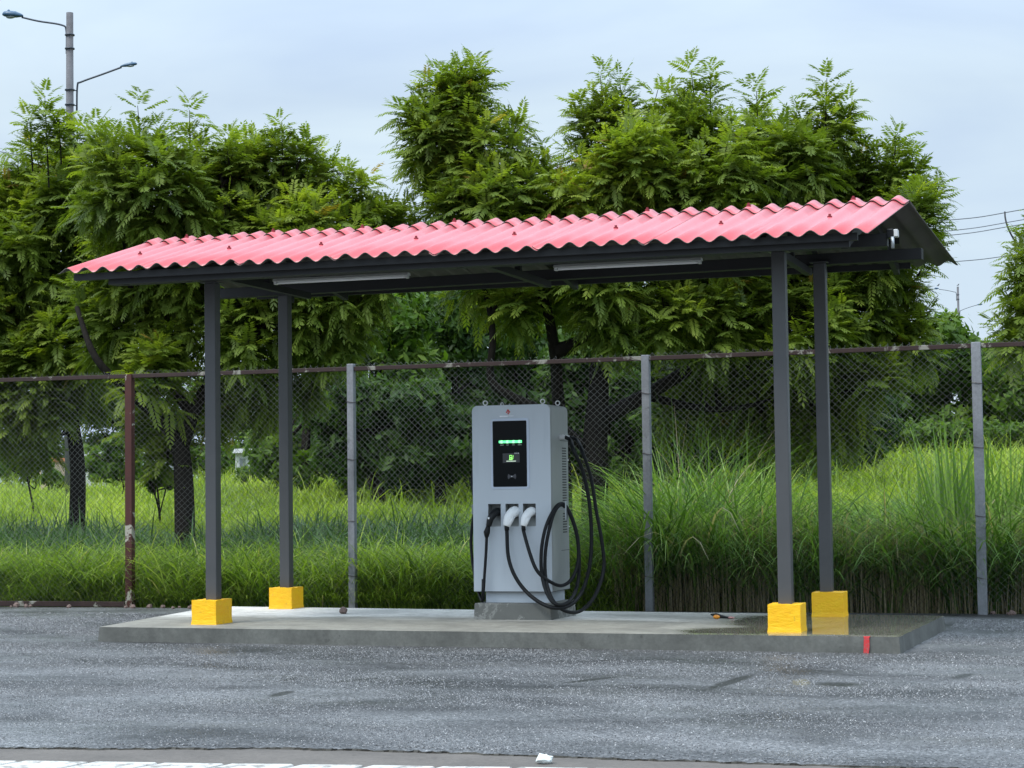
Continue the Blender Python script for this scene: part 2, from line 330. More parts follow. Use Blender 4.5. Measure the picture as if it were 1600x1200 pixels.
def quads(name, V, material, parent=None, rnd=None, nper=4, faces=None, loc=None):
    """fast builder for big leaf meshes: V is (n*nper,3)"""
    o0 = org(parent) if parent is not None else (np.array(loc, float) if loc is not None else np.zeros(3))
    V = (V-o0).astype(np.float32); me = bpy.data.meshes.new(name); nv = len(V)
    if faces is None: faces = np.arange(nv, dtype=np.int32).reshape(-1, 4)
    nf, k = faces.shape
    me.vertices.add(nv); me.vertices.foreach_set('co', V.ravel())
    me.loops.add(nf*k); me.loops.foreach_set('vertex_index', faces.ravel().astype(np.int32))
    me.polygons.add(nf); me.polygons.foreach_set('loop_start', np.arange(nf, dtype=np.int32)*k); me.polygons.foreach_set('loop_total', np.full(nf, k, dtype=np.int32))
    me.materials.append(M[material]); me.update(calc_edges=True)
    if rnd is not None:
        a = me.attributes.new('rnd', 'FLOAT', 'POINT'); a.data.foreach_set('value', rnd.astype(np.float32))
    me.polygons.foreach_set('use_smooth', np.ones(nf, dtype=bool))
    o = bpy.data.objects.new(name, me); COL.objects.link(o)
    if parent is not None: o.parent = parent
    elif loc is not None: o.location = tuple(float(v) for v in loc)
    return o
def copy_tree(o, parent=None):
    c = o.copy(); COL.objects.link(c)
    if parent is not None: c.parent = parent
    for ch in list(o.children): copy_tree(ch, c)
    return c
def spline(pts, n=8):
    """Catmull-Rom through the points"""
    P = [np.array(p, float) for p in pts]; P = [2*P[0]-P[1]]+P+[2*P[-1]-P[-2]]; out = []
    for i in range(1, len(P)-2):
        for k in range(n):
            t = k/n; a, b_, c, d = P[i-1], P[i], P[i+1], P[i+2]
            out.append(.5*((2*b_)+(-a+c)*t+(2*a-5*b_+4*c-d)*t*t+(-a+3*b_-3*c+d)*t**3))
    out.append(P[-2]); return out
def vnoise(x, y, s=0):
    """cheap smooth value noise for terrain and edges"""
    x = np.asarray(x, float); y = np.asarray(y, float)
    return (np.sin(x*1.3+s)*np.cos(y*1.7-s*2)+.5*np.sin(x*2.9+y*2.3+s*3)+.25*np.sin(x*6.1-y*5.3+s))/1.75

# ================================================================== SETTING
GRY = 19.3   # where the asphalt stops and the field begins
def terr(X, Y):
    X = np.asarray(X, float); Y = np.asarray(Y, float)
    k = np.clip(Y-22.5, 0, 26); side = np.clip((X/np.maximum(Y, 1)+.33)/.3, -1, 1)       # the right side climbs more
    return (1.25*(1-np.exp(-k/12))+.012*k)*(1+.2*side)+np.clip(k/6, 0, 1)*.06*vnoise(X*.7, Y*.5)-.02
# terrain sheet of the field, out to the horizon
xs = np.concatenate([np.linspace(-900, -60, 8), np.linspace(-55, 25, 81), np.linspace(40, 900, 8)])
ys = np.concatenate([[GRY], np.linspace(20, 60, 61), [80, 120, 200, 400, 900, 1800]])
XX, YY = np.meshgrid(xs, ys); ZZ = terr(XX, YY)
V = np.stack([XX, YY, ZZ], -1).reshape(-1, 3); nx = len(xs)
F = np.array([(j*nx+i, j*nx+i+1, (j+1)*nx+i+1, (j+1)*nx+i) for j in range(len(ys)-1) for i in range(nx-1)])
tag(quads('field_ground', V, 'soil', faces=F), kind='structure')

# car park asphalt: thick layer whose near edge crumbles over the gutter
edge = [(-40, 8.4), (-6.5, 8.52), (-5.6, 8.62), (-4.99, 8.70), (-4.2, 8.90), (-3.4, 8.94), (-2.56, 8.92), (-1.6, 8.92), (-.78, 8.94), (.4, 8.95), (30, 9.3)]
ex = np.concatenate([np.linspace(-40, -7, 12), np.arange(-6.9, 2.0, .025), np.linspace(2.2, 30, 12)])
ey = np.interp(ex, [e[0] for e in edge], [e[1] for e in edge])+.022*vnoise(ex*5, ex*3)+.012*vnoise(ex*19, ex*11, 2)+RNG.normal(0, .006, len(ex))
mb = MB(); n = len(ex); rows = []
ylv = [0, .10, .3, .8, 2, 4, 6, 8, 10.8]
vs = []; 
for k, t_ in enumerate(ylv):
    for x, y in zip(ex, ey):
        f = t_/10.8; yy = y+(GRY+.03-y)*f
        z = 0. if k > 1 else (-.008-.006*random.random() if k == 0 else .004*vnoise(x*4, 1.))
        vs.append((x, yy, z))
fs = [(j*n+i, j*n+i+1, (j+1)*n+i+1, (j+1)*n+i) for j in range(len(ylv)-1) for i in range(n-1)]
o_ = len(vs)
for x, y in zip(ex, ey): vs.append((x, y-.03+.05*random.random(), -.06))
mb.add(vs, fs); mb.f += [(o_+i, o_+i+1, i+1, i) for i in range(n-1)]; mb.m += [1]*(n-1); tag(mb.build('asphalt_ground', ['asphalt', 'edge_dirt'], smooth=False), kind='structure')
# loose and proud stone chips of the wearing course (they give the surface its grain)
n = 430000; cy = np.sqrt(RNG.uniform(8.75**2, 18.5**2, n)); cx = RNG.uniform(-.70, .02, n)*cy
k = (cy > np.interp(cx, ex, ey)+.03) & ~((cx > -8.7) & (cx < -1.6) & (cy > 14.7))
# fewer chips stand proud where the surface is worn smooth and wet, and along the platform
worn = np.zeros(n)
for (qx, qy, rx_, ry_, ro) in ((1143, 1065, 50, 10, -.33), (440, 1084, 24, 5, -.3), (925, 1062, 55, 4, -.12), (1308, 1069, 38, 5, .08), (1505, 1056, 22, 5, -.3), (700, 1052, 60, 4, -.05)):
    q = onz(qx, qy); e = onz(qx+rx_*cos(ro), qy+rx_*sin(ro)); f_ = onz(qx, qy+ry_); a = math.atan2(e[1]-q[1], e[0]-q[0]); R1 = math.hypot(e[0]-q[0], e[1]-q[1]); R2 = max(.07, abs(f_[1]-q[1])*abs(cos(a)))
    u = ((cx-q[0])*cos(a)+(cy-q[1])*sin(a))/R1; v = ((cy-q[1])*cos(a)-(cx-q[0])*sin(a))/R2; worn = np.maximum(worn, np.clip(1.6-(u*u+v*v), 0, 1))
k &= RNG.random(n) > worn*.93
k &= RNG.random(n) < np.clip(.5+.75*vnoise(cx*1.3, cy*1.9, 4)+.3*vnoise(cx*4.1, cy*5.3, 2), .06, 1); cx, cy = cx[k], cy[k]; n = len(cx)
sz_ = RNG.uniform(.0026, .0062, n)*np.interp(cy, [8, 18], [.9, 1.35]); a_ = RNG.uniform(0, 6.28, n); V = np.zeros((n, 5, 3))
for q in range(4):
    V[:, q, 0] = cx+sz_*np.cos(a_+q*pi/2)*RNG.uniform(.7, 1.3, n); V[:, q, 1] = cy+sz_*np.sin(a_+q*pi/2)*RNG.uniform(.7, 1.3, n); V[:, q, 2] = -.001
V[:, 4, 0] = cx+sz_*RNG.uniform(-.4, .4, n); V[:, 4, 1] = cy+sz_*RNG.uniform(-.4, .4, n); V[:, 4, 2] = sz_*RNG.uniform(.45, .95, n)
F = ((np.arange(n)*5)[:, None]+np.array([[0, 1, 4, 1, 2, 4, 2, 3, 4, 3, 0, 4]])).reshape(-1, 3)
o = quads('asphalt_chippings', V.reshape(-1, 3), 'chipping', rnd=np.repeat(RNG.random(n), 5), faces=F); o.data.polygons.foreach_set('use_smooth', np.zeros(len(F), dtype=bool))
tag(o, 'small grey stone chips covering the damp asphalt', 'stone chips', kind='stuff')
# gutter strip and verge on the camera's side
mb = MB(); mb.add([(-40, -30, -.02), (30, -30, -.02), (30, 9.6, -.02), (-40, 9.6, -.02)], [(0, 1, 2, 3)])
tag(mb.build('gutter_pavement', 'gutter_concrete'), kind='structure')
mb = MB(); mb.add([(-900, -200, -.07), (900, -200, -.07), (900, 60, -.07), (-900, 60, -.07)], [(0, 1, 2, 3)])
tag(mb.build('ground', 'soil'), kind='structure')
# kerb stones, each a block, painted white on top
KG = 'white painted kerb stones along the bottom edge'
a0 = onz(60, 1187, .0); a1 = onz(870, 1197.5, .0); kd = (a1-a0)/np.linalg.norm(a1-a0); kn = np.array([kd[1], -kd[0], 0.])
kz = .0
def kerb_mb(ln):
    mb = MB(); W = .30
    pts = [(0, 0), (ln, 0), (ln-.10, W), (-.10, W)]
    j = lambda: random.uniform(-.009, .009)
    P = [np.array([0, 0, -.075])+kd*(u+j())+kn*(v+j()) for u, v in pts]; T = [np.array([0, 0, kz-.004])+kd*(u+j())+kn*(v+j()) for u, v in pts]
    mb.hexa([q for q in (P[3], P[2], P[1], P[0])]+[T[3], T[2], T[1], T[0]]); return mb
s_ = -1.10; ki = 0
while s_ < 4.6:
    ln = random.choice([.33, .36, .345]); loc = a0+kd*s_; loc[2] = 0
    if s_ > 0 or True:
        o = kerb_mb(ln-.034).build('kerb_stone', 'white_kerb_paint', loc=loc, bevel=.008, local=True)
        o.modifiers.clear(); bv = o.modifiers.new('bevel', 'BEVEL'); bv.width = .01; bv.segments = 2
        tag(o, 'white painted kerb stone in the row below the crumbling asphalt edge', 'kerb stone', KG)
    s_ += ln; ki += 1

# ================================================================== CONCRETE PLATFORM
cs = [np.array(q) for q in ((-8.60, 14.86), (-1.72, 14.72), (-1.61, 17.15), (-8.93, 17.75))]
SZ = .13
def bil(u, v): return (cs[0]*(1-u)+cs[1]*u)*(1-v)+(cs[3]*(1-u)+cs[2]*u)*v
nu, nv = 120, 30; vs = []
for j in range(nv+1):
    for i in range(nu+1):
        q = bil(i/nu, j/nv); ed = (i in (0, nu)) or (j in (0, nv))
        if j == 0: q = q+np.array([0, .006*vnoise(i*.4, 1.)+.003*random.random()])
        if i == nu: q = q+np.array([.008*vnoise(j*.9, 4.), 0])
        vs.append((q[0], q[1], SZ-(.006 if ed else 0)))
fs = [(j*(nu+1)+i, j*(nu+1)+i+1, (j+1)*(nu+1)+i+1, (j+1)*(nu+1)+i) for j in range(nv) for i in range(nu)]
plat = thing('concrete_platform', (-5.2, 15.0, 0), 'low grey concrete platform under the red roof, wet on its right side', 'platform')
mb = MB(); mb.add(vs, fs, 0)
ring = [i for i in range(nu+1)]+[(j*(nu+1)+nu) for j in range(1, nv+1)]+[(nv*(nu+1)+i) for i in range(nu-1, -1, -1)]+[j*(nu+1) for j in range(nv-1, 0, -1)]
o_ = len(vs); lowv = []
cen = np.array([-5.2, 16.1])
for r_ in ring:
    x, y, z = vs[r_]; d = np.array([x, y])-cen; lowv.append((x+.012*np.sign(d[0])*(abs(d[0]) > 3.2), y+.012*np.sign(d[1])*(abs(d[1]) > 1.0), -.03))
mid = [(x*.5+l[0]*.5+.004*random.uniform(-1, 1), y*.5+l[1]*.5+.004*random.uniform(-1, 1), .05) for (x, y, z), l in zip([vs[r_] for r_ in ring], lowv)]
mb.v += [tuple(map(float, q)) for q in mid]+[tuple(map(float, q)) for q in lowv]; R_ = len(ring)
for i in range(R_):
    a, b_ = ring[i], ring[(i+1) % R_]
    mb.f.append((a, o_+i, o_+(i+1) % R_, b_)); mb.m.append(1)
    mb.f.append((o_+i, o_+R_+i, o_+R_+(i+1) % R_, o_+(i+1) % R_)); mb.m.append(1)
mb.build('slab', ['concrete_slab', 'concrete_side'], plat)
mb = MB(); xr = ony(1355, 1005, 14.73)[0]; yf = 14.86-.14*(xr+8.6)/6.88
mb.add([(xr-.026, yf-.022, -.004), (xr+.012, yf-.022, -.004), (xr+.02, yf-.016, .05), (xr+.018, yf-.007, .118), (xr+.028, yf-.003, .1275), (xr-.028, yf-.003, .1275), (xr-.022, yf-.007, .118), (xr-.024, yf-.016, .05)], [(0, 1, 2, 7), (7, 2, 3, 6), (6, 3, 4, 5)])
mb.build('paint_mark', 'red_mark', plat)['label'] = 'red sprayed stripe on the front edge'

# ================================================================== SHELTER
sh = thing('roofed_shelter', (-5.2, 16.2, SZ), 'open steel shelter with a corrugated red roof over the charging station', 'shelter')
def wob(mb, amp):
    mb.v = [tuple(c+random.uniform(-amp, amp) for c in v) for v in mb.v]; return mb
foots = [(-7.862, -7.628, 15.16, 15.47, .29), (-8.125, -7.885, 17.30, 17.58, .285), (-2.762, -2.505, 14.99, 15.26, .295), (-2.705, -2.43, 16.79, 17.05, .29)]
for (x0, x1, y0, y1, h) in foots:
    # rough cast block, subdivided so the faces are not flat
    mb = MB(); n = 5
    for ax in range(6):
        g = []
        for j in range(n+1):
            for i in range(n+1):
                u, v = i/n, j/n
                P = {0: (u, 0, v), 1: (1, u, v), 2: (1-u, 1, v), 3: (0, 1-u, v), 4: (u, v, 1), 5: (u, 1-v, 0)}[ax]
                g.append(P)
        rr_ = []
        for P in g:
            s_ = vnoise(P[0]*9+x0*7, P[1]*8+P[2]*11, ax*0+1.)*.004
            cx, cy, cz = P[0]-.5, P[1]-.5, P[2]-.5; k = 1+s_*2
            bt = .012 if P[2] < .01 else 0
            rr_.append((x0+(x1-x0)*(.5+cx*k)+cx*bt, y0+(y1-y0)*(.5+cy*k)+cy*bt, SZ-.005+(h-.08+.005)*P[2]+(.005*vnoise(P[0]*7+x0, P[1]*9) if P[2] > .99 else 0)))
        mb.add(rr_, [(j*(n+1)+i, j*(n+1)+i+1, (j+1)*(n+1)+i+1, (j+1)*(n+1)+i) for j in range(n) for i in range(n)])
    mb.build('footing', 'yellow_paint', sh)
posts = [(-7.73, 15.32, 3.13, .105), (-8.0, 17.44, 3.235, .105), (-2.64, 15.13, 3.13, .108), (-2.595, 16.95, 3.235, .108)]
for (x, y, zt, w) in posts:
    MB().box((x-w/2, y-w/2, SZ+.15), (x+w/2, y+w/2, zt)).build('post', 'dark_steel', sh, bevel=.007)
    MB().box((x-.08, y-.08, zt), (x+.08, y+.08, zt+.008)).build('cap_plate', 'dark_steel', sh)
MB().box((-8.65, 15.16, 3.14), (-1.79, 15.26, 3.24)).build('beam', 'frame_steel_shaded', sh, bevel=.005)
MB().beam((-8.85, 17.44, 3.275), (-1.70, 16.96, 3.275), .1, .1).build('beam', 'frame_steel_shaded', sh, bevel=.005)
# roof planes: corners (x, y, z) of the front slope and the back slope
FE0, FE1 = np.array([-8.735, 14.40, 3.19]), np.array([-1.84, 14.40, 3.165])
RD0, RD1 = np.array([-8.83, 16.20, 3.665]), np.array([-1.72, 16.20, 3.645])
BE0, BE1 = np.array([-8.9, 18.3, 3.36]), np.array([-1.51, 18.3, 3.33])
def rp(u, v):   # u along, v: 0 front eave, 1 ridge, 2 back eave
    A0, A1, B0, B1 = (FE0, FE1, RD0, RD1) if v <= 1 else (RD0, RD1, BE0, BE1)
    f = v if v <= 1 else v-1
    return (A0*(1-u)+A1*u)*(1-f)+(B0*(1-u)+B1*u)*f
def rz(y):      # height of the roof centre line above y
    return rp(.5, (y-14.4)/1.8)[2] if y <= 16.2 else rp(.5, 1+(y-16.2)/2.1)[2]
NW = 40          # corrugations across the roof
AMP = .0225
def sheet(w0, w1, v0, v1, lift, mats, thick=.007, amp=AMP, steps=10, sl=3):
    """one corrugated sheet covering corrugations w0..w1"""
    mb = MB(); nn = int((w1-w0)*steps); P = []
    for s in range(2):
        for j in range(sl+1):
            v = v0+(v1-v0)*j/sl
            for i in range(nn+1):
                w = w0+(w1-w0)*i/nn; q = rp(w/NW, v).copy(); q[2] += amp*cos(2*pi*(w-.5))+lift-(thick if s else 0); P.append(q)
    a = (sl+1)*(nn+1)
    fs = []; mi = []
    flip = v1 < v0
    def q4(a_, b_, c_, d_, m_): 
        fs.append((a_, b_, c_, d_)); mi.append(m_)
    for j in range(sl):
        for i in range(nn):
            k = j*(nn+1)+i; q4(k, k+1, k+nn+2, k+nn+1, 0); q4(a+k+nn+1, a+k+nn+2, a+k+1, a+k, 1)
    for i in range(nn):
        q4(i+1, i, a+i, a+i+1, 1); k = sl*(nn+1)+i; q4(k, k+1, a+k+1, a+k, 1)
    for j in range(sl):
        k = j*(nn+1); q4(k+nn+1, k, a+k, a+k+nn+1, 1) if False else q4(k, k+nn+1, a+k+nn+1, a+k, 1); k += nn; q4(k+nn+1, k, a+k, a+k+nn+1, 1)
    mb.v = [tuple(map(float, p)) for p in P]; mb.f = fs; mb.m = mi
    return mb
def bolts(w, v, parent, lift):
    for w_ in w:
        q = rp(w_/NW, v); z = q[2]+AMP*cos(2*pi*(w_-.5))+lift
        MB().tube([(q[0], q[1], z-.01), (q[0], q[1], z+.006)], .02, 8).tube([(q[0], q[1], z+.004), (q[0], q[1], z+.022)], .011, 6).build('bolt', 'bolt', parent)
for k in range(8):
    w0 = k*5-.28 if k else 0; w1 = k*5+5
    lift = .0 if k % 2 == 0 else .0; lf = .009*(k % 2)
    s_ = sheet(w0, w1, random.uniform(-.008, .006), .985, lf, None).build('roof_sheet', ['roof_red', 'roof_under'], sh, smooth=True); s_.data.polygons.foreach_set('use_smooth', [True]*len(s_.data.polygons))
    bolts([k*5+2.5], .40, s_, lf)
    s_ = sheet(w0, w1, 1.015, 2.0, lf, None).build('roof_sheet', ['roof_red', 'roof_under'], sh, smooth=True)
    # ridge cap piece, in two wings, sitting over both slopes
    for va, vb in ((.865, 1.0), (1.0, 1.12)):
        c_ = sheet(w0, w1, va, vb, .013+lf, None, sl=2, amp=AMP+.001).build('ridge_cap', ['roof_red', 'roof_under'], sh, smooth=True)
        if va < 1: bolts([k*5+2.5], .94, c_, .018+lf)
# rafters: across, on the beams, pitched to the ridge
for xx in (-8.2, -7.6, -5.16, -2.72, -2.05):
    zf, zr_, zb = 3.155, 3.57, 3.30
    MB().beam((xx, 14.62, rz(14.62)-.125), (xx, 16.2, rz(16.2)-.115), .05, .085).build('rafter', 'frame_steel_shaded', sh)
    MB().beam((xx+.003, 16.2, rz(16.2)-.113), (xx+.003, 18.05, rz(18.05)-.12), .05, .085).build('rafter', 'frame_steel_shaded', sh)
for yy in (14.50, 15.35, 16.08, 16.34, 17.25, 18.12):
    z = rz(yy)-.057
    MB().box((-8.62, yy-.025, z-.035), (-1.93, yy+.025, z+.022)).build('purlin', 'frame_steel_shaded', sh)
# deep eave plate behind the front edge
MB().box((-8.32, 14.535, 3.07), (-2.0, 14.585, 3.135)).build('eave_plate', 'frame_steel_shaded', sh)
# king posts from beams level up to ridge
for xx in (-7.6, -5.16, -2.72):
    MB().box((xx-.03, 15.27, 3.15), (xx+.03, 17.115, 3.21)).build('tie_beam', 'frame_steel_shaded', sh)
    MB().box((xx-.025, 16.17, 3.212), (xx+.025, 16.23, 3.50)).build('king_post', 'frame_steel_shaded', sh)

# tube lights under the front beam
def tube_light(x0, x1, label):
    o = thing('tube_light', ((x0+x1)/2, 15.3, 3.13), label, 'tube light', 'tube light fittings under the shelter beam')
    z = 3.138
    MB().hexa([(x0, 15.27, z-.022), (x1, 15.27, z-.022), (x1, 15.36, z-.022), (x0, 15.36, z-.022), (x0, 15.285, z), (x1, 15.285, z), (x1, 15.345, z), (x0, 15.345, z)]).build('fitting_body', 'tube_body', o)
    pts = [(x0+.03, 15.315, z-.034), (x1-.03, 15.315, z-.034)]
    MB().tube(pts, .011, 10).build('light_tube', 'tube_white', o, smooth=True)
    for x in (x0, x1-.03): MB().box((x, 15.29, z-.048), (x+.025, 15.34, z-.0225)).build('end_cap', 'tube_body', o, bevel=.004)
    return o
xa, xb = ony(428, 442, 15.3)[0], ony(638, 433, 15.3)[0]
tube_light(xa, xb, 'unlit tube light on the left half of the beam')
xa, xb = ony(866, 423, 15.3)[0], ony(1096, 411, 15.3)[0]
tube_light(xa, xb, 'unlit tube light on the right half of the beam')
# little box with a metal tube at the beam's right end
q = ony(1397, 366, 15.2)
jb = thing('junction_box', q, 'small dark box with a silver tube at the right end of the front beam', 'junction box')
MB().box((q[0]-.05, 15.13, q[2]-.035), (q[0]+.0, 15.22, q[2]+.035)).build('box', 'black_plastic', jb, bevel=.005)
MB().box((q[0]+.003, 15.14, q[2]-.025), (q[0]+.035, 15.22, q[2]+.032)).build('lens', 'tube_body', jb, bevel=.004)
MB().tube([(q[0]-.005, 15.12, q[2]-.03), (q[0]-.003, 15.12, q[2]-.12)], .014, 10).build('tube', 'galvanised', jb, smooth=True)

# ================================================================== CHARGER
pl = MB(); vsb = [(-5.585, 16.10, SZ-.01), (-4.87, 16.10, SZ-.01), (-4.83, 16.75, SZ-.01), (-5.55, 16.75, SZ-.01)]
pl.hexa(vsb+[(x*1.0+(.006 if x < -5.2 else -.006), y+(.006 if y < 16.4 else -.006), .272) for x, y, z in vsb])
tag(pl.build('concrete_plinth', 'concrete_plinth', bevel=.008, loc=(-5.2, 16.4, SZ)), 'stained grey concrete plinth the charging station stands on', 'plinth')
for o in [bpy.data.objects['concrete_plinth']]:
    me = o.data; off = Vector((-5.2, 16.4, SZ))
CX0, CX1, CY0, CY1, CZ0, CZ1 = -5.612, -4.885, 16.20, 16.78, .372, 2.02
ch = thing('charging_station', ((CX0+CX1)/2, (CY0+CY1)/2, .272), 'grey electric car charging station with green light and three plugs in front', 'charging station')
# body shell with rounded top edges, swept along the outline of the front
def rrect(x0, x1, z0, z1, r, n=6, bottom=False):
    P = []
    cs_ = [(x1-r, z1-r, 0), (x0+r, z1-r, pi/2)]
    for cx, cz, a in cs_:
        for i in range(n+1): P.append((cx+r*cos(a+pi/2*i/n), cz+r*sin(a+pi/2*i/n)))
    if bottom:
        for cx, cz, a in ((x0+r, z0+r, pi), (x1-r, z0+r, 3*pi/2)):
            for i in range(n+1): P.append((cx+r*cos(a+pi/2*i/n), cz+r*sin(a+pi/2*i/n)))
    else: P += [(x0, z0), (x1, z0)]
    return P
# front panel with three holster openings: built as a grid with holes
hx = [(-5.470, -5.352), (-5.308, -5.186), (-5.146, -5.028)]; HZ0, HZ1 = .945, 1.145
def panel_with_holes(xs_, zs_, holes, y, inset_top):
    mb = MB()
    for i in range(len(xs_)-1):
        for j in range(len(zs_)-1):
            cx, cz = (xs_[i]+xs_[i+1])/2, (zs_[j]+zs_[j+1])/2
            if any(a < cx < b_ and c < cz < d for a, b_, c, d in holes): continue
            mb.add([(xs_[i], y, zs_[j]), (xs_[i+1], y, zs_[j]), (xs_[i+1], y, zs_[j+1]), (xs_[i], y, zs_[j+1])], [(0, 1, 2, 3)])
    return mb
xsb = sorted([CX0, CX1]+[v for h in hx for v in h]); zsb = [CZ0, HZ0, HZ1, CZ1-.055]
fp = panel_with_holes(xsb, zsb, [(a, b_, HZ0, HZ1) for a, b_ in hx], CY0, 0)
top = [q for q in rrect(CX0, CX1, CZ1-.055, CZ1, .05)]
tp = [(x, CY0, z) for x, z in top[:-2]]
fp.add([(CX0, CY0, CZ1-.055), (CX1, CY0, CZ1-.055)]+tp, [tuple(range(2+len(tp)))])
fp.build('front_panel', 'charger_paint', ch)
# side/top/back shell
out = rrect(CX0, CX1, CZ0, CZ1, .05)
mb = MB(); n = len(out); ch_ = .012
for lv, (yy, k) in enumerate([(CY0, 0.), (CY0+.035, 0.), (CY0+.037, .004), (CY0+.043, .004), (CY0+.045, 0.), (CY1-.03, 0.), (CY1, .02)]):
    cx, cz = (CX0+CX1)/2, (CZ0+CZ1)/2
    for x, z in out: mb.v.append((x-np.sign(x-cx)*k, yy, z-(k if z > cz else 0)))
for j in range(6):
    for i in range(n):
        a = j*n+i; b_ = j*n+(i+1) % n; mb.f.append((a, b_, b_+n, a+n)); mb.m.append(0)
mb.f.append(tuple(6*n+i for i in range(n))[::-1]); mb.m.append(0)
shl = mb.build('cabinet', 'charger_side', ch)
# front lip, slightly bluish like the front
# base skirt
MB().box((-5.515, CY0+.045, .272), (-4.93, CY1-.05, CZ0+.002)).build('base_skirt', 'charger_paint', ch)
MB().box((CX0+.005, CY0+.004, CZ0-.006), (CX1-.005, CY1-.01, CZ0-.001)).build('bottom_plate', 'slot_dark', ch)
# holster recesses (sloping floor)
for a, b_ in hx:
    mb = MB(); d = .11; y0 = CY0; y1 = CY0+d
    mb.add([(a, y0, HZ1), (b_, y0, HZ1), (b_, y1, HZ1-.01), (a, y1, HZ1-.01), (a, y0, HZ0), (b_, y0, HZ0), (b_, y1, HZ0+.11), (a, y1, HZ0+.11)],
           [(0, 1, 2, 3), (3, 2, 6, 7), (0, 3, 7, 4), (1, 5, 6, 2), (4, 7, 6, 5)])
    mb.build('holster', 'charger_side', ch)
    cx = (a+b_)/2
    MB().tube([(cx+.01, y1, HZ1-.075), (cx+.01, y1-.05, HZ1-.07)], .036, 14).build('socket', 'black_plastic', ch, smooth=True)
# display: raised bezel, black glass, light bar, small screen, card reader mark
SX0, SX1, SZ0, SZ1 = -5.418, -5.100, 1.295, 1.880
bz = MB(); o1 = rrect(SX0-.020, SX1+.020, SZ0-.020, SZ1+.020, .03, 5, True); i1 = rrect(SX0, SX1, SZ0, SZ1, .010, 5, True)
k = len(o1); y_ = CY0
for pts, yy in ((o1, y_), (o1, y_-.006), (i1, y_-.010), (i1, y_-.003)):
    for x, z in pts: bz.v.append((x, yy, z))
for j in range(3):
    for i in range(k): bz.f.append((j*k+i, j*k+(i+1) % k, (j+1)*k+(i+1) % k, (j+1)*k+i)); bz.m.append(0)
bz.build('screen_frame', 'bezel', ch)
gl = MB(); gl.add([(x, CY0-.0035, z) for x, z in i1], [tuple(range(k))]); gls = gl.build('screen_glass', 'screen_black', ch)
def plate(pts, y, name, m_, parent): 
    mb = MB(); mb.add([(x, y, z) for x, z in pts], [tuple(range(len(pts)))]); return mb.build(name, m_, parent)
def sx(px): return ony(px, 700, CY0)[0]
def sz(py): return ony(798, py, CY0)[2]
yl = CY0-.0055
lb = MB(); x0, x1, zc = sx(779), sx(817), sz(690.2)
MB().tube([(x0+.008, yl, zc), (x1-.008, yl, zc)], .011, 10).build('light_bar', 'led_green', gls, smooth=True)
ck = MB()
for q in (.14, .38, .63, .87): ck.sphere((x0+(x1-x0)*q, yl-.003, zc), (.022, .009, .014), nu=10, nv=6)
ck.build('light_bar_lamps', 'led_core', gls, smooth=True)
tx = MB()
for q, w in ((.14, .03), (.38, .018), (.62, .018), (.88, .034)):
    k_ = 0.
    while k_ < w: tx.box((x0+(x1-x0)*q-w/2+k_, CY0-.0045, sz(695.7)), (x0+(x1-x0)*q-w/2+k_+.004, CY0-.004, sz(694.6))); k_ += .007
tx.build('caption_marks', 'text_dim', gls)
plate([(sx(785.5), sz(723.2)), (sx(812), sz(722.6)), (sx(812), sz(708)), (sx(785.5), sz(708.3))], CY0-.0045, 'small_display', 'screen_grey', gls)
ic = MB(); y2, y3 = CY0-.0065, CY0-.005
bxx = lambda a, b_, c, d, mi=0: ic.box((sx(a), y2, sz(d)), (sx(b_), y3, sz(c)), mi)
bxx(796, 800.3, 711, 717.6); bxx(795.4, 801, 717.6, 718.8); bxx(800.3, 801.8, 715.5, 716.3); bxx(801.3, 802, 712.5, 717.5); bxx(801.6, 802.6, 711.6, 713.2)
ic.box((sx(797), y2-.001, sz(714.2)), (sx(799.4), y2, sz(712.2)), 1); ic.box((sx(797.4), y2-.001, sz(717)), (sx(798.6), y2, sz(715.8)), 1)
ic.build('charging_icon', ['icon_green', 'screen_grey'], gls)
ic = MB(); x = 791.5
while x < 806: ic.box((sx(x), y2, sz(721.2)), (sx(x+1.0), y3, sz(719.9))); x += 1.5
ic.build('status_line', 'icon_white', gls)
ic = MB()
for x in (804.5, 807.2, 809.6): ic.box((sx(x), y2, sz(709)), (sx(x+1.2), y3, sz(707.6)))
ic.build('status_dots', 'logo_white', gls)
# contactless mark: two fans of arcs with a dot
ic = MB(); zc = sz(744.5); xc = sx(799.5)
for sgn in (-1, 1):
    for r_ in (.012, .020, .028, .036):
        P = [(xc+sgn*r_*cos(a), CY0-.005, zc+r_*sin(a)) for a in np.linspace(-.62, .62, 9)]
        ic.tube(P, .0028, 4)
ic.build('contactless_mark', 'logo_grey', gls)
MB().sphere((xc, CY0-.006, zc), .006).build('contactless_dot', 'logo_white', gls)
# logo above the display
lx = sx(794.5); lz = sz(643.5)
lg = MB()
for dx, dz, r_ in ((0, .012, .011), (-.012, -.002, .008), (.012, 0, .009), (.003, -.014, .008)):
    lg.add([(lx+dx+r_*cos(a), CY0-.0025, lz+dz+r_*sin(a)) for a in np.linspace(0, 2*pi, 9)[:-1]], [tuple(range(8))])
lg.build('logo', 'logo_red', ch)
lw = MB(); x = sx(781.5)
for i in range(6):
    lw.box((x, CY0-.003, sz(651.3)), (x+.0105, CY0-.0005, sz(649.2))); x += .0125
for i in range(5):
    lw.box((x, CY0-.003, sz(650.9)), (x+.003, CY0-.0005, sz(649.2))); lw.box((x+.003, CY0-.003, sz(649.6)), (x+.008, CY0-.0005, sz(649.2))); x += .0115
lw.build('lettering', 'logo_white', ch)
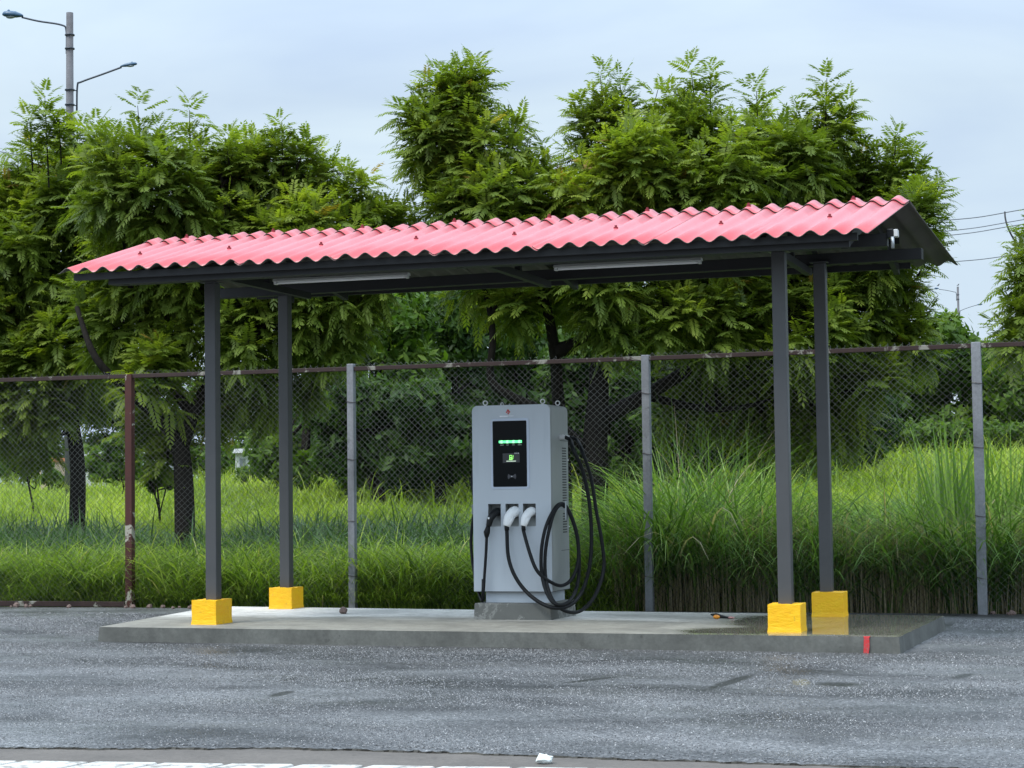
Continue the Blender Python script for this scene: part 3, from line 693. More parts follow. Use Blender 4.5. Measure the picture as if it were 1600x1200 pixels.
# eyebolts on the roof
for (px, py, yy) in ((760.5, 630, CY0+.08), (785, 629, CY1-.08), (849, 628, CY0+.08), (873.5, 627, CY1-.10)):
    q = ony(px, py, yy); x = q[0]; z0 = CZ1
    x = {760.5: CX0+.10, 785: CX0+.12, 849: CX1-.09, 873.5: CX1-.07}[px]
    mb = MB(); mb.tube([(x, yy, z0-.005), (x, yy, z0+.012)], .011, 8)
    R0 = .019; ring = [(x+R0*cos(a)*(.95 if px != 785 else .3), yy+R0*cos(a)*(.3 if px != 785 else .95), z0+.028+R0*sin(a)) for a in np.linspace(0, 2*pi, 15)]
    mb.tube(ring, .0055, 6); mb.build('eyebolt', 'steel', ch, smooth=True)
# right side: louvres, panel seam, lock studs, cable glands, hook
lv = MB(); z = 1.63
while z > .86:
    if not (1.045 < z < 1.135): lv.box((CX1-.003, 16.56, z), (CX1+.0015, 16.685, z+.011))
    z -= .0235
lv.build('louvres', 'slot_dark', ch)
MB().box((CX1-.002, 16.50, .72), (CX1+.0012, 16.76, .724)).build('panel_seam', 'slot_dark', ch)
MB().box((CX1-.002, 16.50, 1.70), (CX1+.0012, 16.76, 1.705)).build('panel_seam', 'slot_dark', ch)
for z in (1.53, .93): MB().sphere((CX1+.004, 16.73, z), .008).build('lock', 'steel', ch, smooth=True)
MB().box((CX1-.001, 16.215, .40), (CX1+.002, 16.225, CZ1-.06)).build('edge_trim', 'charger_side', ch)
G = [np.array([CX1, 16.50, 1.735]), np.array([CX1, 16.64, 1.735])]
for g in G: MB().tube([g-(.004, 0, 0), g+(.035, 0, 0)], .022, 8).tube([g+(.03, 0, .001), g+(.05, 0, -.004)], .018, 8).build('cable_gland', 'steel', ch, smooth=False)
HK = np.array([CX1, 16.585, 1.10])
MB().box((CX1-.002, 16.29, 1.085), (CX1+.10, 16.35, 1.10)).box((CX1+.10, 16.285, 1.0), (CX1+.11, 16.355, 1.165)).build('cable_hook', 'galvanised', ch, bevel=.003)
HKL = np.array([CX0, 16.5, 1.10])
MB().box((CX0-.10, 16.48, 1.085), (CX0+.002, 16.53, 1.10)).box((CX0-.108, 16.475, 1.05), (CX0-.10, 16.535, 1.14)).build('cable_hook', 'galvanised', ch, bevel=.003)
# connectors: handle curving out of the holster and down
def connector(cx, m_, scale=1., lean=0.):
    z1 = HZ1-.075; y0 = CY0
    P = spline([(cx+.012, y0+.06, z1), (cx+.008, y0-.005, z1+.004), (cx-.010+lean, y0-.055, z1-.045), (cx-.028+lean, y0-.068, z1-.12), ], 5)
    k = len(P); R_ = [(.030+.006*sin(pi*i/(k-1)))*scale*(1-.25*i/(k-1)) for i in range(k)]
    o = MB().tube(P, R_, 12).build('connector', m_, ch, smooth=True)
    return P[-1], o
ends = []
e, c = connector(-5.405, 'black_plastic', 1.1, -.012); ends.append(e)
MB().sphere((e[0]+.008, e[1]+.015-.035, e[2]+.07), (.010, .007, .010)).build('push_button', 'connector_white', c, smooth=True)
MB().tube([e+(0, 0, .01), e+(-.018, 0, -.055), e+(-.02, 0, -.10)], [.018, .030, .017], 10).build('strain_relief', 'rubber', c, smooth=True)
e, c = connector(-5.235, 'connector_white', 1.5, -.015); ends.append(e)
MB().tube([e+(.045, .02, .085), e+(.03, .0, .04), e+(.018, 0, -.005)], [.03, .027, .016], 10).build('grip_rib', 'connector_white', c, smooth=True)
MB().tube([e+(.0, 0, .012), e+(.004, 0, -.04)], .022, 10).build('strain_relief', 'rubber', c, smooth=True)
e, c = connector(-5.08, 'connector_white', 1.25, -.015); ends.append(e)
MB().tube([e+(.04, .02, .085), e+(.028, .0, .04), e+(.018, 0, -.002)], [.026, .022, .014], 10).build('grip_rib', 'connector_white', c, smooth=True)
MB().tube([e+(.0, 0, .012), e+(.004, 0, -.04)], .019, 10).build('strain_relief', 'rubber', c, smooth=True)
# cables
def cable(first, pts, last, r, name='cable'):
    P = [np.array(q, float) for q in first]+[ony(x, y, Y if x < 800 else float(np.interp(x, [800, 840, 875, 905, 945], [16.07, 16.03, 16.03, 16.28, 16.52])) if y > 922 else float(np.interp(x, [800, 840, 862, 880, 905, 945], [16.10, 16.06, 16.12, 16.30, 16.42, 16.55]))) for x, y, Y in pts]+[np.array(q, float) for q in last]
    return MB().tube(spline(P, 7), r, 10).build(name, 'rubber', ch, smooth=True)
e = ends[1]
cable([e+(0, 0, .0), e+(.003, 0, -.05)], [(794, 868, 16.12), (803, 897, 16.09), (820, 922, 16.05), (843, 941, 16.03), (868, 950, 16.06), (893, 944, 16.15), (911, 920, 16.3), (922, 880, 16.42), (924, 830, 16.5), (920, 780, 16.5), (910, 735, 16.5), (896, 703, 16.5)], [G[0]+(.10, .0, -.035), G[0]+(.045, 0, 0)], .0172)
e = ends[2]
cable([e+(0, 0, 0), e+(.003, 0, -.05)], [(829, 868, 16.12), (840, 893, 16.08), (858, 908, 16.06), (877, 915, 16.12), (893, 905, 16.3), (903, 880, 16.45), (903, 845, 16.56), (896, 815, 16.6), (885, 792, 16.6), (876, 787, 16.58), (866, 796, 16.5), (853, 823, 16.3), (846, 860, 16.1), (847, 900, 16.05), (857, 932, 16.05), (872, 945, 16.1), (890, 939, 16.25),
      (902, 915, 16.4), (905, 875, 16.5), (901, 835, 16.56), (890, 803, 16.585), (878, 789, 16.57), (867, 799, 16.5), (858, 828, 16.32), (852, 865, 16.14), (853, 905, 16.07), (864, 938, 16.04), (884, 955, 16.05), (908, 954, 16.2), (930, 930, 16.4), (943, 890, 16.55), (941, 850, 16.6), (932, 800, 16.64), (923, 745, 16.64), (910, 706, 16.64)],
      [G[1]+(.12, 0, -.03), G[1]+(.045, 0, 0)], .0160)
e = ends[0]+np.array([-.02, 0, -.10])
cable([e+(0, 0, .02), e], [(759.5, 862, 16.13), (757, 900, 16.13), (755, 930, 16.14), (752.5, 938, 16.2), (745, 915, 16.34), (738.5, 880, 16.45), (736, 845, 16.5), (739, 812, 16.5), (742, 800, 16.5), (741, 780, 16.52), (738, 745, 16.54)], [(CX0-.055, 16.56, 1.66), (CX0-.03, 16.56, 1.72), (CX0+.002, 16.56, 1.735)], .0135)
MB().tube([ony(755.3, 905, 16.13), ony(754.6, 938, 16.13)], .016, 10).build('cable_sleeve', 'rubber', ch, smooth=True)

# ================================================================== SMALL THINGS ON THE GROUND
q = onz(537, 959, SZ); mb = MB(); mb.sphere((0, 0, .028), (.042, .03, .036), nu=7, nv=5, jit=.35)
tag(wob(mb, .004).build('stone', 'rock', loc=q, local=True), 'small reddish brown stone on the platform between the left posts', 'stone')
q = onz(1124, 967, SZ); sc = thing('hand_tool', q, 'small black and orange broken tool lying on the platform near the right posts', 'tool')
MB().tube([q+(-.085, .05, .035), q+(-.03, .02, .028), q+(.02, 0, .02), q+(.09, -.015, .012)], [.006, .022, .014, .008], 8).build('handle', 'black_plastic', sc, smooth=True)
MB().sphere(q+(-.022, -.012, .018), (.032, .02, .018)).build('grip', 'orange_plastic', sc, smooth=True)
MB().sphere(q+(.10, 0, .012), (.035, .03, .010), jit=.4).build('scrap', 'pink_plastic', sc)
q = onz(852, 1193, -.02); mb = MB(); mb.sphere((0, 0, .022), (.040, .04, .022), nu=9, nv=6, jit=.5)
tag(wob(mb, .004).build('plastic_scrap', 'white_scrap', loc=q, local=True), 'crumpled white plastic scrap lying in the gutter', 'litter')
for (px, py, z) in ((1060, 968, SZ),): pass
# little stones along the foot of the fence, left
for i in range(26):
    x = RNG.uniform(-12.6, -9.4) if i < 18 else RNG.uniform(-1.5, -.6); y = 19.30+RNG.uniform(-.12, .02)
    mb = MB(); r_ = RNG.uniform(.012, .034); mb.sphere((0, 0, r_*.6), (r_*1.3, r_, r_), nu=6, nv=4, jit=.5)
    tag(mb.build('pebble', 'rock', loc=(x, y, 0), local=True), 'small pebble lying at the foot of the fence', 'pebble', 'pebbles along the foot of the fence')

# ================================================================== FENCE
fe = thing('chain_link_fence', (-6, 19.48, 0), 'chain-link fence with rusty top rail between the platform and the long grass', 'fence')
fx = [-13.7, -10.865, -8.158, -4.81, -1.437, 1.9]; fy = [19.35, 19.48, 19.53, 19.46, 18.97+.30, 19.1]
def fyy(x): return np.interp(x, fx, fy)
FH = 2.64
pm = ['rust_post', 'rust_post', 'post_concrete', 'post_concrete', 'post_concrete', 'post_concrete']
pw_ = [.075, .082, .078, .082, .092, .09]
for i, (x, y) in enumerate(zip(fx, fy)):
    w = pw_[i]; hh = FH+(.0 if i != 2 else .02)
    mb = MB(); n = 7
    for k in range(n): 
        z0, z1 = -.05+(hh+.05)*k/n, -.05+(hh+.05)*(k+1)/n
    mb.box((x-w/2, y-w/2-.02, -.05), (x+w/2, y+w/2-.02, hh+.012))
    if i in (0, 1): mb = MB().box((x-w/2, y-w/2-.02, -.05), (x+w/2, y-w/2-.013, hh)).box((x+w/2-.007, y-w/2-.013, -.05), (x+w/2, y+w/2-.02, hh)).box((x-w/2, y-w/2-.013, -.05), (x-w/2+.02, y+w/2-.03, hh))
    o = mb.build('fence_post', pm[i], fe, bevel=.006 if i > 1 else 0)
    if i > 1:
        mb = MB()
        for zz in (.35, .95, 1.62, 2.25): mb.tube([(x-w/2-.002, y-w/2-.024, zz+.01), (x, y-w/2-.026, zz), (x+w/2+.002, y-w/2-.024, zz-.006), (x+w/2+.003, y, zz)], .003, 5)
        mb.build('tie_wire', 'rust_dark', o)
for i in range(5):
    a = np.array([fx[i]+pw_[i]/2, fy[i]-.02, FH-.022]); b_ = np.array([fx[i+1]-pw_[i+1]/2, fy[i+1]-.02, FH-.022-(0 if i < 3 else .0)])
    MB().beam(a, b_, .045, .045).build('top_rail', 'rust_dark', fe, bevel=.004)
    if i == 0: MB().beam((fx[0], 19.36, .035), (fx[1]-.05, 19.44, .03), .05, .06).build('bottom_rail', 'rust_dark', fe, bevel=.004)
# woven wire: zig-zag strands hooked into each other, one mesh per bay
DX, DZ = .072, .067
for i in range(5):
    x0, x1 = fx[i]+pw_[i]/2, fx[i+1]-pw_[i+1]/2; nx_ = int((x1-x0)/DX)+1; nz_ = int((FH+.03)/DZ*2)
    V = []; Fq = []; r_ = .0017
    J, K = np.meshgrid(np.arange(nx_*2+1), np.arange(nz_+1), indexing='ij')
    def nodexyz(j, k):
        x = x0+(x1-x0)*j/(nx_*2); z = .02+k*DZ/2
        sag = .010*np.sin(x*2.1+z*1.3+i)+.006*np.sin(x*5.3-z*3.1)
        return np.stack([x+.010*np.sin(z*2.3+x*3.+i*2)+.004*np.sin(z*9+x*7), fyy(x)+sag+.0*z, z+.012*np.sin(x*1.7+i)+.004*np.sin(x*9+z*6)], -1)
    segs = []
    j, k = np.meshgrid(np.arange(nx_*2), np.arange(nz_), indexing='ij'); j = j.ravel(); k = k.ravel()
    ev = (j+k) % 2 == 0
    A = nodexyz(j, np.where(ev, k, k+1)); B = nodexyz(j+1, np.where(ev, k+1, k))
    d = B-A; d /= np.linalg.norm(d, axis=1)[:, None]; u = np.cross(d, [0, 1., 0]); w = np.cross(d, u)
    P = []
    for e_ in (A, B):
        for q in range(3):
            a_ = 2*pi*q/3; P.append(e_+r_*(u*cos(a_)+w*sin(a_)))
    P = np.stack(P, 1); ns = len(P); V = P.reshape(-1, 3)
    base = (np.arange(ns)*6)[:, None]; Fq = np.concatenate([base+np.array([[q, (q+1) % 3, 3+(q+1) % 3, 3+q]]) for q in range(3)], 1).reshape(-1, 4)
    o = quads('wire_mesh', V, 'wire', fe, faces=Fq)
    # twisted barbs standing above the rail
    mb = MB(); xq = x0+.02
    while xq < x1-.02:
        y = fyy(xq); mb.tube([(xq-.008, y, FH-.02), (xq+.003, y, FH+.018), (xq+.014*random.uniform(-1, 1), y, FH+.038)], .0022, 3)
        xq += DX
    mb.build('wire_ends', 'wire', fe)

# ================================================================== GRASS
def blades(P, h, w, bend, az, segs=4, rnd=None, twist=None):
    """P (n,3) roots; h heights; curved tapering ribbons"""
    n = len(P); ts = np.linspace(0, 1, segs+1); dirv = np.stack([np.cos(az), np.sin(az), np.zeros(n)], -1)
    if twist is None: twist = RNG.uniform(-.9, .9, n)
    wd = np.stack([-np.sin(az+twist), np.cos(az+twist), np.zeros(n)], -1)
    V = np.zeros((n, segs+1, 2, 3))
    for i, t in enumerate(ts):
        out_ = (bend*.8*(t**1.6))[:, None]*dirv*h[:, None]
        zz = h*(t-.50*bend*t**3.0)
        c = P+out_; c = c.copy(); c[:, 2] += zz
        ww = (w*(1-t**1.6)*.5+w*.03)[:, None]*(0.75+.25*min(t*4, 1))
        V[:, i, 0] = c-wd*ww; V[:, i, 1] = c+wd*ww
    base = (np.arange(n)*(segs+1)*2)[:, None]
    F = np.concatenate([base+np.array([[2*i, 2*i+1, 2*i+3, 2*i+2]]) for i in range(segs)], 1).reshape(-1, 4)
    if rnd is None: rnd = RNG.random(n)
    return V.reshape(-1, 3), F, np.repeat(rnd, (segs+1)*2)
def merge(parts):
    V = []; F = []; R_ = []; o = 0
    for v, f, r in parts: V.append(v); F.append(f+o); R_.append(r); o += len(v)
    return np.concatenate(V), np.concatenate(F), np.concatenate(R_)
def infr(X, Y, m=1.2): return (X > -.645*Y-m) & (X < -.052*Y+m)
def clumps(n, per, xr, yr, h0, h1, rad, w, bend, segs=5, hv=.3, mask=None, spread=.6, hf=None):
    X = RNG.uniform(*xr, n); Y = RNG.uniform(*yr, n)
    k = infr(X, Y)
    if mask is not None: k &= mask(X, Y)
    X, Y = X[k], Y[k]; n = len(X); hs = RNG.uniform(h0, h1, n)*(1 if hf is None else hf(X, Y)); cr_ = RNG.uniform(0, 1, n)
    X = np.repeat(X, per); Y = np.repeat(Y, per); hs = np.repeat(hs, per); cr_ = np.repeat(cr_, per); m_ = len(X)
    a = RNG.uniform(0, 2*pi, m_); r = rad*np.sqrt(RNG.random(m_))
    x = X+r*np.cos(a); y = Y+r*np.sin(a); y = np.maximum(y, 19.56)
    lean = np.repeat(RNG.uniform(0, 2*pi, n), per); az = np.where(RNG.random(m_) < .45, lean, a)+RNG.normal(0, spread, m_); h = hs*RNG.uniform(1-hv*1.6, 1+hv*.4, m_)
    b_ = np.clip(RNG.normal(bend, .25, m_), .05, 1.3)
    P = np.stack([x, y, terr(x, y)], -1)
    return blades(P, h, w*RNG.uniform(.6, 1.3, m_), b_, az, segs, np.clip(.40*RNG.random(m_)+.60*cr_+RNG.normal(0, .05, m_), 0, 1))
XB = -5.45     # where the tall grass starts (behind the charger)
parts = [clumps(1300, 30, (-15, XB+.5), (19.7, 21.6), .66, 1.12, .15, .022, 1.0, 6, .5),
         clumps(500, 22, (-15, XB+.4), (19.62, 20.1), .35, .62, .12, .014, .9, 5),
         clumps(420, 16, (-15, XB+.4), (19.57, 19.68), .18, .42, .10, .015, 1.0, 5)]
v, f, r = merge(parts); print('grass A', len(f))
tag(quads('roadside_grass', v, 'grass_bright', rnd=r, faces=f), 'knee-high bright green grass behind the left half of the fence', 'grass', kind='stuff')
thf = lambda X, Y: np.interp(X, [-5.6, -5.0, -4.3, -3.6, 1], [.9, 1.30, 1.22, .93, .93])+.10*vnoise(X*2.3, Y*1.1)
tallm = lambda X, Y: (X > XB+.25*vnoise(Y*3, 0.)) 
parts = [clumps(760, 34, (XB, 1.6), (19.7, 22.4), 1.25, 1.85, .16, .028, .98, 7, .5, tallm, .6, thf),
         clumps(450, 26, (XB, 1.6), (19.8, 20.5), .7, 1.4, .12, .019, 1.0, 6, .55, tallm, .6, thf),
         clumps(90, 14, (XB, 1.0), (19.9, 22.0), 1.7, 2.05, .15, .009, .5, 7, .2, tallm, .6, thf)]
# upright dead stalks low down
n = 3800; X = RNG.uniform(XB+.2, 1.4, n); Y = RNG.uniform(19.56, 19.95, n); P = np.stack([X, Y, terr(X, Y)], -1)
parts.append(blades(P, RNG.uniform(.45, 1.2, n), np.full(n, .0085), RNG.uniform(.02, .35, n), RNG.uniform(0, 2*pi, n), 3, RNG.uniform(.89, 1, n)))
v, f, r = merge(parts); print('grass B', len(f))
tag(quads('tall_grass', v, 'grass_tall', rnd=r, faces=f), 'chest-high tangled grass with dry stalks behind the right half of the fence', 'grass', kind='stuff')
# cane-like clumps, right
def reed(px, depth, h, n, label):
    q = onz(px, 900, .1)*0+np.array([0, 0, 0.]); r_ = ray(px, 700); k = depth/(r_@FW); q = C0+r_*depth; x, y = q[0], q[1]; z = float(terr(x, y))
    loc = (x, y, z); o = thing('reed_clump', loc, label, 'plant', 'reed clumps behind the fence on the right')
    P = np.stack([x+RNG.normal(0, .17, n), y+RNG.normal(0, .15, n), np.full(n, z)], -1)
    v, f, r = blades(P, RNG.uniform(.7, 1.0, n)*h, RNG.uniform(.035, .06, n), RNG.uniform(.05, .38, n), RNG.uniform(0, 2*pi, n), 7, RNG.uniform(.45, .84, n))
    quads('leaves', v, 'grass_tall', o, rnd=r, faces=f); return o
reed(1485, 20.1, 2.2, 85, 'clump of broad upright reed leaves just left of the rightmost fence post')
reed(1588, 20.6, 2.1, 55, 'clump of broad upright reed leaves to the right of the rightmost fence post')
# dark bluish weeds band beyond the near grass
X = []; 
def weedmask(X, Y): return (vnoise(X*.55, Y*.5, 1) > -.35)
parts = [clumps(1500, 26, (-17, -5.2), (21.5, 24.6), .85, 1.22, .2, .03, .85, 4, .5, weedmask, 1.2),
         clumps(500, 22, (-16, -1), (22.5, 25.5), .45, .75, .2, .026, .75, 4, .5, weedmask, 1.2)]
v, f, r = merge(parts)
tag(quads('weeds', v, 'weed_leaf', rnd=r, faces=f), 'dark bluish weeds in a band across the field behind the near grass', 'weeds', kind='stuff')
# bright field beyond
def fieldp(n, y0, y1, h0, h1, w, segs=3):
    Y = np.sqrt(RNG.uniform(y0*y0, y1*y1, n)); X = RNG.uniform(-.66, -.035, n)*Y
    hh = RNG.uniform(h0, h1, n)*(1+.35*vnoise(X*.9, Y*.9, 3)); P = np.stack([X, Y, terr(X, Y)], -1)
    return blades(P, hh, w*RNG.uniform(.6, 1.4, n), np.clip(RNG.normal(.75, .25, n), .1, 1.3), RNG.uniform(0, 2*pi, n), segs, np.clip(.45+.34*vnoise(X*.5, Y*.35, 5)+.6*(RNG.random(n)-.5), 0, 1))
parts = [fieldp(55000, 22.5, 30, .35, .7, .026, 4), fieldp(60000, 28, 42, .35, .65, .042, 3), fieldp(45000, 40, 60, .4, .7, .07, 3), fieldp(5000, 26, 52, .9, 1.25, .02, 4)]
v, f, r = merge(parts); print('field', len(f))
tag(quads('field_grass', v, 'grass_field', rnd=r, faces=f), 'open field of bright yellow-green grass beyond the weeds', 'grass', kind='stuff')

# ================================================================== TREES
def unit(v): return v/(np.linalg.norm(v, axis=-1, keepdims=True)+1e-9)
Z3 = np.array([0, 0, 1.])
def fronds(P, D, Ln, droop, rnd, pairs=9):
    """pinnate leaves: rachis with paired sickle leaflets. P,D (n,3)"""
    n = len(P); D = unit(D); S = unit(np.cross(D, Z3)+1e-6); roll = RNG.normal(0, .25, n)[:, None]
    Nn = np.cross(S, D); S = unit(S*np.cos(roll)+Nn*np.sin(roll))
    Vs = []; Rn = []
    for k in range(pairs+1):
        t = .18+.82*k/pairs
        c = P+D*(Ln*t)[:, None]-Z3*(droop*Ln*t*t)[:, None]; T = unit(D-Z3*(2*droop*t)[:, None])
        sizes = Ln*.29*(1.05-.55*abs(t-.45)**1.1*1.2)
        for sg in ((-1, 1) if k < pairs else (0,)):
            ang = .50+.35*t if sg else 1.5
            Ld = unit(S*sg*cos(ang)+T*sin(ang)-Z3*RNG.uniform(.1, .5, n)[:, None]) if sg else T
            Wd = unit(np.cross(Ld, np.cross(S, T)))*(.19)
            sz_ = (sizes*RNG.uniform(.85, 1.1, n))[:, None]
            a = c; tip = c+Ld*sz_; m1 = c+Ld*sz_*.38+Wd*sz_; m2 = c+Ld*sz_*.45-Wd*sz_*.8
            Vs.append(np.stack([a, m1, tip, m2], 1)); Rn.append(rnd)
    V = np.stack(Vs, 1).reshape(-1, 3); R_ = np.repeat(rnd, len(Vs)*4)
    return V, R_
def shoots(P, A, ln, nf, fl, rnd):
    """P roots, A axes; returns frond arrays"""
    n = len(P); A = unit(A); U = unit(np.cross(A, np.array([.31, .7, .2]))); W = np.cross(A, U)
    FP = []; FD = []; FL = []; FR = []
    ph = RNG.uniform(0, 6.28, n)
    for k in range(nf):
        t = (k+.5)/nf; az = ph+k*2.39996; ang = 1.45-.95*t
        rad = U*np.cos(az)[:, None]+W*np.sin(az)[:, None]
        FP.append(P+A*(ln*(.1+.9*t))[:, None]); FD.append(A*cos(ang)+rad*sin(ang)+Z3*.12)
        FL.append(fl*(1.08-.45*t*t)*RNG.uniform(.8, 1.15, n)); FR.append(np.clip(rnd+RNG.normal(0, .12, n)+.10*(t-.5), 0, 1))
    return np.concatenate(FP), np.concatenate(FD), np.concatenate(FL), np.concatenate(FR)
def limb(mb, pts, r0, r1, n=7):
    P = spline(pts, 5); k = len(P); mb.tube(P, [r0+(r1-r0)*i/(k-1) for i in range(k)], n)
    return P
def neem(label, loc, limbs, lobes, spikes, density=1., name='neem_tree', fl=.38):
    """limbs: (points, r0, r1); lobes: (centre, radii); spikes: (base, tip) upright shoots above the crown"""
    o = thing(name, loc, label, 'tree', 'leafy neem trees behind the fence')
    tb = MB(); nodes = []
    for pts, r0, r1 in limbs: nodes += limb(tb, pts, r0, r1)
    nodes = np.array(nodes); P = []; A = []; Ln = []; Rn = []
    tw = MB()
    for c, rad in lobes:
        c = np.array(c); rad = np.array(rad); area = (rad[0]*rad[2]*4)
        n = int(density*area*30)+6; d = unit(RNG.normal(0, 1, (n, 3))); rr_ = RNG.random(n)**.33
        q = c+d*rad*rr_[:, None]*.92; ax = unit(d*(.75, .75, .5)*rr_[:, None]+np.array([0, 0, .55])*np.where(d[:, 2] > -.3, 1., .05)[:, None]+RNG.normal(0, .18, (n, 3)))
        P.append(q-ax*.2); A.append(ax); Ln.append(RNG.uniform(.25, .52, n)); Rn.append(np.clip(RNG.normal(.48, .08)+RNG.normal(0, .14, n)+.12*d[:, 2], 0, .98))
        near = nodes[np.argmin(((nodes-c)**2).sum(1))]
        mid = (near+c)/2+RNG.normal(0, .12, 3); L_ = limb(tb, [near, mid, c], .035, .014, 5)
        for i in range(0, n, 2):
            s0 = L_[random.randrange(len(L_)//2, len(L_))]; tb.tube([s0, (s0+q[i])/2+RNG.normal(0, .05, 3), q[i]+ax[i]*.15], [.010, .007, .004], 3, cap=False)
    for b_, tp_ in spikes:
        b_ = np.array(b_); tp_ = np.array(tp_); l_ = np.linalg.norm(tp_-b_); k = max(2, int(l_/.28))
        for i in list(range(k))+list(range(k-1)):
            P.append((b_+(tp_-b_)*(i+random.random()*.3)/k)[None]); A.append(unit(tp_-b_+RNG.normal(0, .04, 3))[None]); Ln.append(np.array([l_/k*1.15])); Rn.append(RNG.normal(.45, .1, 1))
        tb.tube([b_-(tp_-b_)*.3, (b_+tp_)/2, tp_], [.014, .009, .004], 4, cap=False)
    P = np.concatenate(P); A = np.concatenate(A); Ln = np.concatenate(Ln); Rn = np.concatenate(Rn)
    FP, FD, FL, FR = shoots(P, A, Ln, 10, fl, Rn)
    V, R_ = fronds(FP, FD, FL, np.clip(RNG.normal(.28, .12, len(FP)), .0, .6), FR)
    print(label[:30], 'shoots', len(P), 'quads', len(V)//4)
    tb.build('trunk', 'bark', o, smooth=True); quads('crown', V, 'neem_leaf', o, rnd=R_)
    return o
def LB(lst, d, dd=1.0, rz_=1.):
    """lobes given by their outline in the view at distance d; real depth radius"""
    out_ = []
    for a in lst:
        px, py, rp_ = a[:3]; off = a[3] if len(a) > 3 else RNG.uniform(-.9, .9)
        dk = d+off; r = rp_*dk/FPX; out_.append((AT(px, py, dk), (r, r*dd, r*rz_)))
    return out_
def SPK(lst, d):
    return [(AT(x0, y0, d+o_), AT(x1, y1, d+o_)) for x0, y0, x1, y1, o_ in lst]
def A_(x, y, d): return AT(x, y, d)
def gnd(x, y, d): 
    q = AT(x, y, d); q[2] = float(terr(q[0], q[1]))-.05; return q
# tree on the left with the visible dark trunk
D = 25.
g = gnd(291, 860, D)
neem('neem tree with a dark forked trunk behind the two left shelter posts', g,
     [([g, A_(288, 760, D), A_(282, 690, D)], .15, .115), ([A_(283, 700, D), A_(250, 655, D), A_(205, 615, D-.2), A_(150, 560, D-.4), A_(120, 480, D)], .10, .03),
      ([A_(284, 700, D), A_(305, 640, D), A_(330, 580, D+.2), A_(345, 480, D+.1), A_(350, 360, D), A_(345, 270, D)], .10, .02),
      ([A_(330, 590, D+.2), A_(390, 540, D-.3), A_(450, 450, D), A_(470, 330, D)], .07, .02), ([A_(300, 650, D), A_(230, 540, D+.3), A_(200, 420, D), A_(190, 300, D)], .07, .02),
      ([A_(390, 540, D), A_(480, 500, D+.3), A_(560, 420, D)], .045, .015)],
     LB([(180, 290, 70), (250, 300, 80), (330, 290, 75), (400, 300, 75), (460, 280, 60), (540, 340, 60), (590, 365, 45), (240, 400, 100), (360, 400, 110), (480, 400, 90), (300, 500, 80), (400, 520, 80), (500, 490, 80), (560, 440, 60), (190, 500, 80), (240, 590, 50, -.3), (400, 600, 55, .6), (470, 570, 50), (240, 660, 32, .4), (262, 720, 22, .3), (340, 630, 35, .8)], D),
     SPK([(222, 250, 215, 165, 0), (298, 260, 296, 172, .2), (360, 270, 352, 215, 0), (442, 260, 440, 192, .1), (465, 260, 478, 225, 0), (400, 270, 398, 230, .2), (545, 320, 540, 270, 0), (600, 360, 598, 318, .1), (160, 260, 150, 200, -.2), (260, 260, 248, 205, .3), (640, 380, 648, 335, .8)], D))
# tree at the left edge
D = 28.
g = gnd(118, 850, D)
neem('neem tree at the left edge with its crown leaving the picture', g,
     [([g, A_(122, 740, D), A_(112, 650, D)], .13, .10), ([A_(112, 660, D), A_(80, 600, D), A_(40, 500, D), A_(20, 380, D)], .08, .02), ([A_(112, 660, D), A_(120, 560, D), A_(110, 420, D), A_(95, 260, D)], .09, .02), ([A_(115, 640, D), A_(160, 590, D), A_(190, 520, D)], .05, .02)],
     LB([(20, 330, 70), (95, 290, 65), (130, 320, 70), (-30, 380, 90), (60, 400, 95), (140, 430, 90), (10, 500, 90), (110, 540, 80), (40, 590, 70), (-60, 500, 90), (150, 600, 55), (80, 630, 40), (0, 650, 45), (-110, 420, 100), (-90, 580, 80), (55, 690, 25)], D),
     SPK([(75, 260, 70, 150, -1.), (95, 240, 92, 185, -1.), (50, 250, 46, 190, -1.), (110, 250, 128, 200, -.8), (30, 300, 28, 248, 0), (150, 270, 156, 215, 0)], D))
